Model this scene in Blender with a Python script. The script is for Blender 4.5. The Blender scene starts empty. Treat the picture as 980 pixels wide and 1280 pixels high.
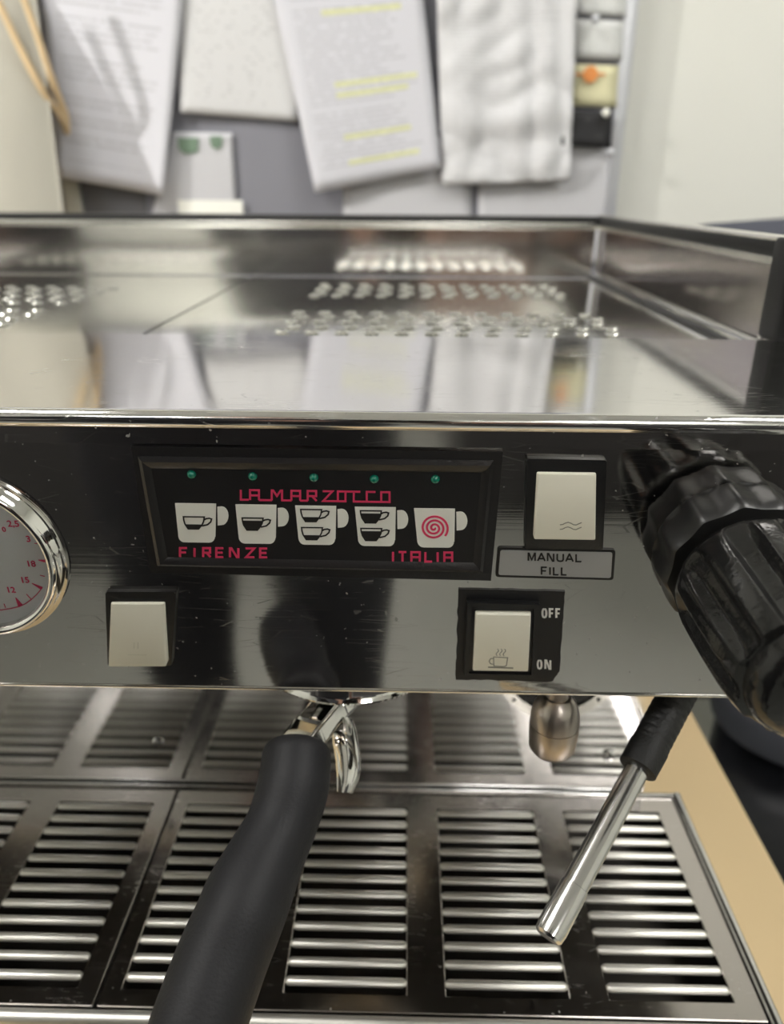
import bpy, bmesh, math, random
from mathutils import Vector, Matrix, noise
random.seed(7)
C = bpy.context.scene.collection
R = math.radians
V = Vector

# ------------------------------------------------------------------ camera
# origin = the phone's lens, +Y into the room, floor 1.20 m below
FPX = 950.0
PITCH, YAW, ROLL = 22.8, 1.0, 0.35
p, a, r = R(PITCH), R(YAW), R(ROLL)
FW = V((-math.sin(a)*math.cos(p), math.cos(a)*math.cos(p), -math.sin(p)))
RT = V((math.cos(a), math.sin(a), 0)); UPV = RT.cross(FW)
RR = math.cos(r)*RT + math.sin(r)*UPV
UU = -math.sin(r)*RT + math.cos(r)*UPV
cd = bpy.data.cameras.new('camera'); cam = bpy.data.objects.new('camera', cd); C.objects.link(cam)
cam.matrix_world = Matrix(((RR.x, UU.x, -FW.x, 0), (RR.y, UU.y, -FW.y, 0), (RR.z, UU.z, -FW.z, 0), (0, 0, 0, 1)))
cd.sensor_fit = 'VERTICAL'; cd.sensor_height = 32.0; cd.lens = 32.0*FPX/1280
cd.clip_start = 0.004
cd.dof.use_dof = True; cd.dof.focus_distance = 0.285; cd.dof.aperture_fstop = 6.5
bpy.context.scene.camera = cam

# ------------------------------------------------------------------ world, light, exposure
sc = bpy.context.scene
sc.view_settings.view_transform = 'Standard'; sc.view_settings.look = 'None'
sc.view_settings.gamma = 1; sc.view_settings.use_curve_mapping = False
sc.view_settings.exposure = 0.62
w = bpy.data.worlds.new('world'); sc.world = w; w.use_nodes = True
w.node_tree.nodes['Background'].inputs[0].default_value = (0.9, 0.95, 1.0, 1)
w.node_tree.nodes['Background'].inputs[1].default_value = 0.3
LIGHT_PANELS = [(-1.05, 0.10), (1.05, 0.10), (-.95, -2.2), (.95, -2.2)]
PANEL_EMIT = 13.0
def spot(name, loc, target, power, size, angle, col):
    ld = bpy.data.lights.new(name, 'SPOT'); ld.energy = power; ld.shadow_soft_size = size
    ld.spot_size = R(angle); ld.spot_blend = .6; ld.color = col
    o = bpy.data.objects.new(name, ld); C.objects.link(o); o.location = loc
    o.rotation_euler = (V(target)-V(loc)).to_track_quat('-Z', 'Y').to_euler()
    o['label'] = 'small spotlight lighting the pin board from the left'; o['category'] = 'spotlight'
spot('spot_lamp', (-1.75, 0.30, 0.78), (-.40, 1.2, 0.05), 62, .012, 60, (1, .97, .92))

# ------------------------------------------------------------------ pixel -> place on a real plane
def ray(x, y): return FW + RR*((x-490)/FPX) - UU*((y-640)/FPX)
def on_z(x, y, z): d = ray(x, y); return d*(z/d.z)
def on_y(x, y, Y): d = ray(x, y); return d*(Y/d.y)
def at_d(x, y, dist): return ray(x, y)*dist          # dist = depth along the view axis

# ------------------------------------------------------------------ materials
def new_mat(name):
    m = bpy.data.materials.new(name); m.use_nodes = True
    return m, m.node_tree.nodes, m.node_tree.links, m.node_tree.nodes['Principled BSDF']
def plain(name, col, rough=.5, metal=0, spec=.5, bump=0, bscale=200, coat=0, var=0):
    m, N, L, b = new_mat(name)
    b.inputs['Base Color'].default_value = (*col, 1); b.inputs['Roughness'].default_value = rough
    b.inputs['Metallic'].default_value = metal; b.inputs['Specular IOR Level'].default_value = spec
    b.inputs['Coat Weight'].default_value = coat
    if bump or var:
        tc = N.new('ShaderNodeTexCoord'); n = N.new('ShaderNodeTexNoise'); n.inputs['Scale'].default_value = bscale
        n.inputs['Detail'].default_value = 4
        L.new(tc.outputs['Object'], n.inputs['Vector'])
        if bump:
            bp = N.new('ShaderNodeBump'); bp.inputs['Strength'].default_value = bump; bp.inputs['Distance'].default_value = .001
            L.new(n.outputs[0], bp.inputs['Height']); L.new(bp.outputs[0], b.inputs['Normal'])
        if var:
            mx = N.new('ShaderNodeMixRGB'); mx.blend_type = 'MULTIPLY'; mx.inputs[0].default_value = var
            mx.inputs[1].default_value = (*col, 1); L.new(n.outputs[0], mx.inputs[2]); L.new(mx.outputs[0], b.inputs['Base Color'])
    return m
def steel(name, col=(.72, .71, .69), rough=.09, stretch=(4, 400, 400), brush=.05, scratch=.0, wave=0.0, dust=.0):
    """polished / brushed stainless: fine brushing, random scratches, dust specks"""
    m, N, L, b = new_mat(name)
    b.inputs['Metallic'].default_value = 1
    tc = N.new('ShaderNodeTexCoord')
    mp = N.new('ShaderNodeMapping'); mp.inputs['Scale'].default_value = stretch
    L.new(tc.outputs['Object'], mp.inputs[0])
    n = N.new('ShaderNodeTexNoise'); n.inputs['Scale'].default_value = 3; n.inputs['Detail'].default_value = 5
    L.new(mp.outputs[0], n.inputs['Vector'])
    mr = N.new('ShaderNodeMapRange'); mr.inputs[3].default_value = rough-brush*.5; mr.inputs[4].default_value = rough+brush
    L.new(n.outputs[0], mr.inputs[0])
    rough_out = mr.outputs[0]
    base = N.new('ShaderNodeMixRGB'); base.inputs[1].default_value = (*col, 1); base.inputs[0].default_value = 0
    base.inputs[2].default_value = (.55, .53, .50, 1)
    L.new(base.outputs[0], b.inputs['Base Color'])
    if scratch:
        # thin random scratches: voronoi cell edges, gated by noise
        prev = None
        for k, (ang, sx) in enumerate(((.25, 30), (1.2, 22))):
            m2 = N.new('ShaderNodeMapping'); m2.inputs['Rotation'].default_value = (0, 0, ang); m2.inputs['Scale'].default_value = (sx, sx*9, sx*9)
            L.new(tc.outputs['Object'], m2.inputs[0])
            v = N.new('ShaderNodeTexVoronoi'); v.feature = 'DISTANCE_TO_EDGE'; v.inputs['Scale'].default_value = 1
            L.new(m2.outputs[0], v.inputs['Vector'])
            lt = N.new('ShaderNodeMath'); lt.operation = 'LESS_THAN'; lt.inputs[1].default_value = .012
            L.new(v.outputs['Distance'], lt.inputs[0])
            g = N.new('ShaderNodeTexNoise'); g.inputs['Scale'].default_value = 45 + 20*k; L.new(tc.outputs['Object'], g.inputs['Vector'])
            gt = N.new('ShaderNodeMath'); gt.operation = 'GREATER_THAN'; gt.inputs[1].default_value = .56; L.new(g.outputs[0], gt.inputs[0])
            mu = N.new('ShaderNodeMath'); mu.operation = 'MULTIPLY'; L.new(lt.outputs[0], mu.inputs[0]); L.new(gt.outputs[0], mu.inputs[1])
            if prev is None: prev = mu
            else:
                mxx = N.new('ShaderNodeMath'); mxx.operation = 'MAXIMUM'; L.new(prev.outputs[0], mxx.inputs[0]); L.new(mu.outputs[0], mxx.inputs[1]); prev = mxx
        ms = N.new('ShaderNodeMath'); ms.operation = 'MULTIPLY_ADD'; ms.inputs[1].default_value = scratch
        L.new(prev.outputs[0], ms.inputs[0]); L.new(rough_out, ms.inputs[2]); rough_out = ms.outputs[0]
    if dust:
        d = N.new('ShaderNodeTexNoise'); d.inputs['Scale'].default_value = 420; d.inputs['Detail'].default_value = 2; L.new(tc.outputs['Object'], d.inputs['Vector'])
        dg = N.new('ShaderNodeMath'); dg.operation = 'GREATER_THAN'; dg.inputs[1].default_value = .735; L.new(d.outputs[0], dg.inputs[0])
        dm = N.new('ShaderNodeMath'); dm.operation = 'MULTIPLY'; dm.inputs[1].default_value = dust; L.new(dg.outputs[0], dm.inputs[0])
        L.new(dm.outputs[0], base.inputs[0])
        sb = N.new('ShaderNodeMath'); sb.operation = 'SUBTRACT'; sb.inputs[0].default_value = 1; sb.use_clamp = True
        L.new(dm.outputs[0], sb.inputs[1]); L.new(sb.outputs[0], b.inputs['Metallic'])
        # broad greasy smears
        s = N.new('ShaderNodeTexNoise'); s.inputs['Scale'].default_value = 14; s.inputs['Detail'].default_value = 6; L.new(tc.outputs['Object'], s.inputs['Vector'])
        sm = N.new('ShaderNodeMapRange'); sm.inputs[1].default_value = .5; sm.inputs[2].default_value = .8; sm.inputs[4].default_value = .12
        L.new(s.outputs[0], sm.inputs[0])
        ad = N.new('ShaderNodeMath'); ad.operation = 'ADD'; L.new(sm.outputs[0], ad.inputs[0]); L.new(rough_out, ad.inputs[1]); rough_out = ad.outputs[0]
    L.new(rough_out, b.inputs['Roughness'])
    bp = N.new('ShaderNodeBump'); bp.inputs['Strength'].default_value = .06; bp.inputs['Distance'].default_value = .0002
    L.new(n.outputs[0], bp.inputs['Height'])
    if wave:
        wn = N.new('ShaderNodeTexNoise'); wn.inputs['Scale'].default_value = 5; wn.inputs['Detail'].default_value = 1; L.new(tc.outputs['Object'], wn.inputs['Vector'])
        b2 = N.new('ShaderNodeBump'); b2.inputs['Strength'].default_value = 1; b2.inputs['Distance'].default_value = wave
        L.new(wn.outputs[0], b2.inputs['Height']); L.new(b2.outputs[0], bp.inputs['Normal'])
    L.new(bp.outputs[0], b.inputs['Normal'])
    return m
def print_mat(name, paper, ink=(.25, .25, .27), rows=42, cols=26, density=.5, hl=None, hlamt=.0, seed=0, bands=.55, gap=.42):
    """a printed sheet: rows of word-like dashes, some rows empty, highlighter on some rows (all flat print)"""
    m, N, L, b = new_mat(name); b.inputs['Roughness'].default_value = .8
    uv = N.new('ShaderNodeUVMap'); sp = N.new('ShaderNodeSeparateXYZ'); L.new(uv.outputs[0], sp.inputs[0])
    def mth(op, x, y=None, z=None):
        n = N.new('ShaderNodeMath'); n.operation = op
        for i, q in enumerate((x, y, z)):
            if q is None: continue
            if isinstance(q, (int, float)): n.inputs[i].default_value = q
            else: L.new(q, n.inputs[i])
        return n.outputs[0]
    vr = mth('MULTIPLY', sp.outputs[1], rows); fr = mth('FRACT', vr); fl = mth('FLOOR', vr)
    line = mth('LESS_THAN', fr, bands)
    cb = N.new('ShaderNodeCombineXYZ'); L.new(mth('MULTIPLY', sp.outputs[0], cols), cb.inputs[0]); L.new(mth('MULTIPLY', fl, 7.31), cb.inputs[1]); cb.inputs[2].default_value = seed
    nz = N.new('ShaderNodeTexNoise'); nz.inputs['Scale'].default_value = 1; L.new(cb.outputs[0], nz.inputs['Vector'])
    word = mth('GREATER_THAN', nz.outputs[0], 1-density if density < .5 else .42)
    cb2 = N.new('ShaderNodeCombineXYZ'); L.new(mth('MULTIPLY', fl, .37), cb2.inputs[1]); cb2.inputs[2].default_value = seed+5
    nr = N.new('ShaderNodeTexNoise'); nr.inputs['Scale'].default_value = 1; L.new(cb2.outputs[0], nr.inputs['Vector'])
    rowon = mth('GREATER_THAN', nr.outputs[0], gap)
    # ragged right margin
    cb3 = N.new('ShaderNodeCombineXYZ'); L.new(mth('MULTIPLY', fl, 3.7), cb3.inputs[1]); cb3.inputs[2].default_value = seed+9
    nm = N.new('ShaderNodeTexNoise'); nm.inputs['Scale'].default_value = 1; L.new(cb3.outputs[0], nm.inputs['Vector'])
    right = mth('LESS_THAN', sp.outputs[0], mth('MULTIPLY_ADD', nm.outputs[0], .9, .35))
    inm = mth('MULTIPLY', mth('GREATER_THAN', sp.outputs[0], .1), mth('LESS_THAN', sp.outputs[0], .9))
    inv = mth('MULTIPLY', mth('GREATER_THAN', sp.outputs[1], .08), mth('LESS_THAN', sp.outputs[1], .95))
    mask = mth('MULTIPLY', mth('MULTIPLY', mth('MULTIPLY', line, word), mth('MULTIPLY', rowon, right)), mth('MULTIPLY', inm, inv))
    base = N.new('ShaderNodeMixRGB'); base.inputs[1].default_value = (*paper, 1); base.inputs[2].default_value = (*(hl or paper), 1)
    if hl:
        hm = mth('MULTIPLY', mth('MULTIPLY', mth('GREATER_THAN', nr.outputs[0], .5), mth('GREATER_THAN', nm.outputs[0], .5)), mth('MULTIPLY', mth('GREATER_THAN', sp.outputs[0], .3), mth('MULTIPLY', inm, mth('MULTIPLY', inv, right))))
        L.new(mth('MULTIPLY', hm, hlamt), base.inputs[0])
    else: base.inputs[0].default_value = 0
    mx = N.new('ShaderNodeMixRGB'); L.new(mth('MULTIPLY', mask, .36), mx.inputs[0]); L.new(base.outputs[0], mx.inputs[1]); mx.inputs[2].default_value = (*ink, 1)
    L.new(mx.outputs[0], b.inputs['Base Color'])
    return m

M = {}
M['panel'] = steel('polished_steel', (.58, .565, .55), .06, (3, 300, 300), .03, scratch=.12, dust=.7)
M['top'] = steel('brushed_steel_top', (.80, .79, .78), .07, (3, 300, 300), .05, scratch=.15, dust=.35)
M['tray'] = steel('steel_tray', (.88, .88, .85), .10, (3, 200, 200), .05, wave=.0012)
M['rail_plate'] = steel('rail_plate_steel', (.88, .86, .83), .10, (3, 200, 200), .04, wave=.0008)
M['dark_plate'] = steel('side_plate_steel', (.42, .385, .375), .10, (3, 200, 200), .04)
M['edge'] = steel('bright_edge', (.85, .84, .80), .22, (3, 300, 300), .08)
M['splash'] = steel('backsplash_steel', (.72, .72, .72), .09, (2, 200, 200), .06, wave=.001)
M['grate'] = steel('grate_steel', (.48, .45, .43), .13, (60, 60, 60), .08, scratch=.10, dust=.5)
M['bar'] = steel('bar_steel', (.84, .82, .77), .42, (4, 400, 400), .08)
M['chrome'] = steel('chrome', (.86, .85, .83), .05, (40, 40, 40), .02)
M['wand'] = steel('wand_steel', (.72, .71, .70), .16, (200, 200, 4), .08)
M['warm'] = steel('nozzle_steel', (.50, .45, .41), .30, (200, 200, 6), .1)
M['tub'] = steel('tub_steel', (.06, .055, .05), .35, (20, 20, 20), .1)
M['post'] = plain('satin_black_post', (.008, .008, .008), .5, spec=.25)
M['under'] = plain('underside_grey', (.05, .05, .05), .5)
M['black'] = plain('black_plastic', (.012, .012, .013), .32, bump=.15, bscale=900)
M['blackmat'] = plain('black_matt_film', (.010, .010, .012), .42, bump=.1, bscale=1500)
M['frame'] = plain('keypad_frame_black', (.018, .017, .018), .28, bump=.2, bscale=500)
M['gloss'] = plain('glossy_black', (.010, .010, .010), .13, bump=.25, bscale=300)
M['knob'] = plain('satin_black', (.013, .013, .013), .36, bump=.15, bscale=260)
M['rubber'] = plain('black_rubber', (.014, .014, .016), .55, spec=.3, bump=.2, bscale=700)
M['grip'] = plain('ribbed_rubber', (.006, .006, .006), .5, bump=.3, bscale=900)
M['cream'] = plain('cream_plastic', (.92, .89, .76), .35, coat=.15)
M['white'] = plain('white_print', (.93, .93, .87), .5)
M['white2'] = plain('white_print_letters', (.92, .91, .87), .5)
M['red'] = plain('red_print', (.80, .05, .15), .5)
M['ink'] = plain('black_print', (.012, .012, .012), .5)
M['greyink'] = plain('grey_print', (.28, .27, .22), .5)
M['lab'] = plain('silver_label', (.47, .475, .48), .42, metal=.3)
M['led'] = plain('green_led', (.0, .20, .13), .15, coat=.6)
M['dial'] = plain('dial_white', (.82, .84, .83), .4)
M['glass'] = None
M['wood'] = plain('maple_laminate', (.70, .53, .30), .45, var=.12, bscale=6)
M['wall'] = plain('white_wall', (.74, .74, .69), .7, bump=.05, bscale=40)
M['wallr'] = plain('rear_wall_paint', (.80, .81, .75), .7)
M['ceil'] = plain('ceiling_paint', (.8, .8, .78), .8)
M['floor'] = plain('grey_vinyl', (.40, .405, .37), .4, var=.25, bscale=30)
M['felt'] = plain('grey_felt', (.235, .235, .27), .9, bump=.3, bscale=400)
M['alu'] = plain('aluminium_frame', (.60, .61, .65), .35, metal=.6)
M['cloth'] = plain('cream_cloth', (.36, .345, .295), .9, bump=.4, bscale=300)
M['rope'] = plain('tan_cord', (.62, .47, .28), .9)
M['chair'] = plain('black_leather', (.018, .019, .024), .38, bump=.3, bscale=300)
M['chair2'] = plain('slate_fabric', (.062, .066, .088), .75, bump=.4, bscale=300)
M['cloth_black'] = plain('black_clothing', (.012, .012, .018), .85)
M['skin'] = plain('skin', (.55, .32, .24), .5)
M['brown'] = plain('brown_laminate', (.16, .085, .06), .5)
M['cab'] = plain('dark_cabinet', (.045, .042, .045), .5)

# ------------------------------------------------------------------ mesh helpers
class MB:
    def __init__(s): s.bm = bmesh.new()
    def geo(s, verts, faces):
        vs = [s.bm.verts.new(v) for v in verts]
        for f in faces:
            try: s.bm.faces.new([vs[i] for i in f])
            except ValueError: pass
        return vs
    def box(s, x0, x1, y0, y1, z0, z1, fr=None, bev=0, seg=2):
        v = [V((x, y, z)) for z in (z0, z1) for y in (y0, y1) for x in (x0, x1)]
        s.hexa(v, fr, bev, seg); return s
    def hexa(s, v, fr=None, bev=0, seg=2):
        if fr: v = [fr(q) for q in v]
        f = [(0, 2, 3, 1), (4, 5, 7, 6), (0, 1, 5, 4), (2, 6, 7, 3), (0, 4, 6, 2), (1, 3, 7, 5)]
        vs = s.geo(v, f)
        if bev:
            es = set()
            for q in vs: es.update(q.link_edges)
            bmesh.ops.bevel(s.bm, geom=list(es), offset=bev, segments=seg, affect='EDGES', profile=.5)
        return s
    def prism(s, pts, fr, c0, c1, bev=0):
        """outline pts (a,b) in frame fr, from height c0 to c1"""
        n = len(pts)
        v = [fr(V((x, y, c0))) for x, y in pts] + [fr(V((x, y, c1))) for x, y in pts]
        f = [tuple(range(n))[::-1], tuple(range(n, 2*n))] + [(i, (i+1) % n, n+(i+1) % n, n+i) for i in range(n)]
        vs = s.geo(v, f)
        if bev:
            top = [e for e in s.bm.edges if e.verts[0] in vs[n:] and e.verts[1] in vs[n:]]
            bmesh.ops.bevel(s.bm, geom=top, offset=bev, segments=2, affect='EDGES', profile=.5)
        return s
    def ring(s, outer, inner, fr, c0, c1):
        """a frame between two outlines with the same number of points"""
        n = len(outer)
        v = [fr(V((x, y, c))) for c in (c0, c1) for L_ in (outer, inner) for x, y in L_]
        f = []
        for i in range(n):
            j = (i+1) % n
            f += [(2*n+i, 2*n+j, 3*n+j, 3*n+i), (i, n+i, n+j, j), (i, j, 2*n+j, 2*n+i), (n+i, 3*n+i, 3*n+j, n+j)]
        s.geo(v, f); return s
    def stroke(s, pts, wd, fr, c0, c1, closed=False):
        """flat stroked polyline with mitred joints"""
        P = [V((x, y)) for x, y in pts]; n = len(P); Lf, Rt = [], []
        for i in range(n):
            if closed: d0 = (P[i]-P[i-1]).normalized(); d1 = (P[(i+1) % n]-P[i]).normalized()
            else:
                d0 = (P[i]-P[i-1]).normalized() if i else (P[1]-P[0]).normalized()
                d1 = (P[i+1]-P[i]).normalized() if i < n-1 else d0
            t = (d0+d1)
            t = t.normalized() if t.length > 1e-6 else d0
            nn = V((-t.y, t.x)); k = 1/max(.45, nn.dot(V((-d0.y, d0.x))))
            Lf.append(P[i]+nn*wd/2*k); Rt.append(P[i]-nn*wd/2*k)
        m_ = n if closed else n-1
        v = [fr(V((q.x, q.y, c))) for c in (c0, c1) for q in Lf+Rt]
        f = []
        for i in range(m_):
            j = (i+1) % n
            f += [(2*n+i, 3*n+i, 3*n+j, 2*n+j), (i, j, n+j, n+i), (i, 2*n+i, 2*n+j, j), (n+i, n+j, 3*n+j, 3*n+i)]
        if not closed: f += [(0, n, 3*n, 2*n), (n-1, 3*n-1, 4*n-1, 2*n-1)]
        s.geo(v, f); return s
    def lathe(s, prof, fr, n=48, mod=None, cap0=True, cap1=True):
        """prof: (h, r); axis = third axis of fr"""
        vs = []
        for k, (h, rr) in enumerate(prof):
            for i in range(n):
                t = 2*math.pi*i/n; q = rr if mod is None else mod(k, h, rr, t)
                vs.append(fr(V((q*math.cos(t), q*math.sin(t), h))))
        f = []
        for k in range(len(prof)-1):
            for i in range(n):
                j = (i+1) % n; f.append((k*n+i, k*n+j, (k+1)*n+j, (k+1)*n+i))
        if cap0: f.append(tuple(range(n))[::-1])
        if cap1: f.append(tuple(range((len(prof)-1)*n, len(prof)*n)))
        s.geo(vs, f); return s
    def tube(s, pts, rad, n=24, cap=True, sq=None):
        """swept round (or elliptical) section along points with a radius per point"""
        P = [V(q) for q in pts]; k = len(P)
        if not isinstance(rad, (list, tuple)): rad = [rad]*k
        T = [((P[min(i+1, k-1)]-P[max(i-1, 0)])).normalized() for i in range(k)]
        u = T[0].cross(V((0, 0, 1)));  u = u.normalized() if u.length > .01 else T[0].cross(V((0, 1, 0))).normalized()
        vs = []
        for i in range(k):
            u = (u-T[i]*u.dot(T[i])).normalized(); w_ = T[i].cross(u)
            for j in range(n):
                t = 2*math.pi*j/n; q = (sq or (1, 1))
                vs.append(P[i]+(u*math.cos(t)*q[0]+w_*math.sin(t)*q[1])*rad[i])
        f = [(i*n+j, i*n+(j+1) % n, (i+1)*n+(j+1) % n, (i+1)*n+j) for i in range(k-1) for j in range(n)]
        if cap: f += [tuple(range(n))[::-1], tuple(range((k-1)*n, k*n))]
        s.geo(vs, f); return s
    def done(s, name, mat, parent=None, smooth=True, ang=35, org=None, kind=None):
        bmesh.ops.recalc_face_normals(s.bm, faces=s.bm.faces)
        me = bpy.data.meshes.new(name)
        if org is not None: bmesh.ops.translate(s.bm, verts=s.bm.verts, vec=-V(org))
        s.bm.to_mesh(me); s.bm.free(); me.materials.append(M[mat] if isinstance(mat, str) else mat)
        if smooth:
            me.shade_smooth()
            me.set_sharp_from_angle(angle=R(ang))
        o = bpy.data.objects.new(name, me); C.objects.link(o)
        if org is not None: o.location = V(org)
        if parent is not None:
            o.parent = parent
            off = V((0, 0, 0)); q = parent
            while q is not None: off += q.location; q = q.parent
            o.location = o.location-off
        if kind: o['kind'] = kind
        return o
def frame(o, u, v, n):
    o, u, v, n = V(o), V(u).normalized(), V(v).normalized(), V(n).normalized()
    return lambda q: o+u*q.x+v*q.y+n*q.z
def axis_frame(o, n, hint=(0, 0, 1)):
    n = V(n).normalized(); u = V(hint).cross(n)
    if u.length < .01: u = V((1, 0, 0)).cross(n)
    u.normalize(); return frame(o, u, n.cross(u), n)
def thing(name, label, cat, loc=(0, 0, 0), group=None):
    o = bpy.data.objects.new(name, None); C.objects.link(o); o.location = loc; o.empty_display_size = .02
    tag(o, label, cat, group); return o
def tag(o, label=None, cat=None, group=None, kind=None):
    if label: o['label'] = label
    if cat: o['category'] = cat
    if group: o['group'] = group
    if kind: o['kind'] = kind
    return o
def circle(cx, cy, rr, n=40): return [(cx+rr*math.cos(2*math.pi*i/n), cy+rr*math.sin(2*math.pi*i/n)) for i in range(n)]
def rrect(x0, x1, y0, y1, rr, n=5):
    P = []
    for cx, cy, a0 in ((x1-rr, y1-rr, 0), (x0+rr, y1-rr, 90), (x0+rr, y0+rr, 180), (x1-rr, y0+rr, 270)):
        for i in range(n+1):
            t = R(a0+90*i/n); P.append((cx+rr*math.cos(t), cy+rr*math.sin(t)))
    return P
def structure(mb, name, mat): return tag(mb.done(name, mat, smooth=False), kind='structure')
def smoothpath(pts, k=8):
    """Catmull-Rom through (x,y,z[,r]) rows"""
    P = [list(q) for q in pts]; P = [P[0]]+P+[P[-1]]; out = []
    for i in range(1, len(P)-2):
        for j in range(k):
            t = j/k; out.append([.5*(2*b+(c-a_)*t+(2*a_-5*b+4*c-d)*t*t+(-a_+3*b-3*c+d)*t**3) for a_, b, c, d in zip(P[i-1], P[i], P[i+1], P[i+2])])
    out.append(P[-2]); return out

# ------------------------------------------------------------------ the room
FL, CE = -1.20, 1.45
X0, X1, Y0, Y1 = -2.3, 2.5, -2.8, 1.225
structure(MB().box(X0, X1, Y0, Y1, FL-.05, FL), 'floor', 'floor')
structure(MB().box(X0, X1, Y0, Y1, CE, CE+.05), 'ceiling', 'ceil')
structure(MB().box(X0-.1, X1+.1, Y1, Y1+.1, FL, CE), 'wall_back', 'wall')
structure(MB().box(X0-.1, X0, Y0, Y1, FL, CE), 'wall_left', 'wallr')
structure(MB().box(X1, X1+.1, Y0, Y1, FL, CE), 'wall_right', 'wallr')
structure(MB().box(X0-.1, X1+.1, Y0-.1, Y0, FL, CE), 'wall_front', 'wallr')
m_, N_, L_, b_ = new_mat('lamp_diffuser')
b_.inputs['Emission Color'].default_value = (1, .98, .94, 1); b_.inputs['Emission Strength'].default_value = PANEL_EMIT
M['lamp'] = m_
for i, (x, y) in enumerate(LIGHT_PANELS):
    nm = ['front left of', 'front right of', 'rear left of', 'rear right of'][i]
    t = thing('ceiling_light', 'square ceiling light panel in the %s the room' % nm, 'ceiling light', (x, y, CE), 'ceiling light panels')
    MB().ring(rrect(-.33, .33, -.33, .33, .01), rrect(-.3, .3, -.3, .3, .01), frame((x, y, CE-.001), (1, 0, 0), (0, 1, 0), (0, 0, -1)), 0, .02).done('frame', 'alu', t)
    MB().box(x-.3, x+.3, y-.3, y+.3, CE-.012, CE-.002).done('diffuser', 'lamp', t, smooth=False)
# rear of the room: unseen cupboards added to darken reflections in the steel
def cupboard(label, x0, x1, y0, y1, h, mat_, front=1):
    t = thing('cupboard', label, 'cupboard', ((x0+x1)/2, (y0+y1)/2, FL))
    MB().box(x0, x1, y0, y1-.02, FL+.08, FL+h, bev=.004).done('body', mat_, t)
    xm = (x0+x1)/2
    for k, (p0, p1) in enumerate(((x0+.004, xm-.002), (xm+.002, x1-.004))):
        d_ = MB().box(p0, p1, y1-.02, y1, FL+.09, FL+h-.01, bev=.003).done('door', mat_, t)
        hx = xm+(-.03 if k == 0 else .03)
        MB().box(hx-.006, hx+.006, y1, y1+.025, FL+h*.55, FL+h*.65, bev=.003).done('handle', 'alu', d_)
    MB().box(x0+.02, x1-.02, y0+.02, y1-.05, FL, FL+.08).done('plinth', 'cab', t)
cupboard('dark tall cupboard added in the left rear corner to darken the reflected room', -2.28, -1.80, -2.78, -2.25, 2.0, 'cab')
cupboard('brown tall cupboard added at the middle of the rear wall to darken the reflected room', .05, .62, -2.78, -2.25, 1.75, 'brown')
cupboard('dark tall cupboard added in the right part of the rear wall to darken the reflected room', .80, 1.5, -2.78, -2.25, 1.62, 'cab')
cupboard('low dark sideboard added behind the photographer on the left to darken the front panel reflection', -1.9, -.42, -1.40, -.95, .72, 'cab')  # both sideboards are unseen, added to darken what the front panel mirrors
cupboard('low dark sideboard added behind the photographer on the right to darken the front panel reflection', .12, 1.5, -1.65, -1.2, .88, 'cab')

# ------------------------------------------------------------------ worktop
WT = -.43
tag(MB().box(-1.3, .2618, .10, 1.05, WT-.035, WT, bev=.003).done('worktop', 'wood'), 'pale maple worktop under the steel coffee machine', 'worktop')
t = thing('base_cabinet', 'white base cupboard carrying the pale worktop', 'cabinet', (-.5, .6, FL))
MB().box(-1.28, .24, .14, 1.03, FL+.1, WT-.035).done('body', 'wall', t)
MB().box(-1.25, .21, .19, 1.0, FL, FL+.1).done('plinth', 'cab', t)
for k in range(3):
    d_ = MB().box(-1.277+k*.507, -.775+k*.507, .12, .14, FL+.105, WT-.04, bev=.002).done('door', 'wall', t)
    MB().box(-.86+k*.507, -.80+k*.507, .105, .12, WT-.12, WT-.108, bev=.002).done('handle', 'alu', d_)

# ------------------------------------------------------------------ coffee machine
MX0, MX1 = -.52, .199
ZS, ZT, ZR = -.071, -.081, -.021      # top strip, cup tray, rail top
YF, YS, YB = .257, .412, .835         # front lip, back of strip, back of tray
ROOT = thing('espresso_machine', 'polished stainless steel espresso machine with black keypad, cream switches and pressure gauge', 'coffee machine', (-.16, .5, WT))
TILT = R(6.3)
P0 = V((0, .2635, -.11)); PU = V((1, 0, 0)); PV = V((0, -math.sin(TILT), math.cos(TILT))); PN = V((0, -math.cos(TILT), -math.sin(TILT)))
PF = frame(P0, PU, PV, PN)
def pp(x, y):                          # pixel -> (u, v) on the tilted front panel
    d = ray(x, y); q = d*(P0.dot(PN)/d.dot(PN))-P0
    return (q.dot(PU), q.dot(PV))
def pps(L): return [pp(*q) for q in L]

vt, vb = pp(490, 556)[1], pp(490, 862)[1]
# front panel: tilted sheet with a small folded lip at the bottom
MB().box(MX0, MX1, vb, vt, -.0015, 0, PF).done('front_panel', 'panel', ROOT, smooth=False)
MB().box(MX0, MX1, vb-.0012, vb+.0004, -.010, .0006, PF, bev=.0005).done('front_lip', 'edge', ROOT)
# top band between the panel and the rounded lip of the top sheet
zb = PF(V((0, vt, 0)))
MB().hexa([V((MX0, .2585, zb.z)), V((MX1, .2585, zb.z)), V((MX0, .262, zb.z)), V((MX1, .262, zb.z)),
           V((MX0, .2578, ZS-.003)), V((MX1, .2578, ZS-.003)), V((MX0, .262, ZS-.003)), V((MX1, .262, ZS-.003))]).done('upper_band', 'panel', ROOT, smooth=False)
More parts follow.
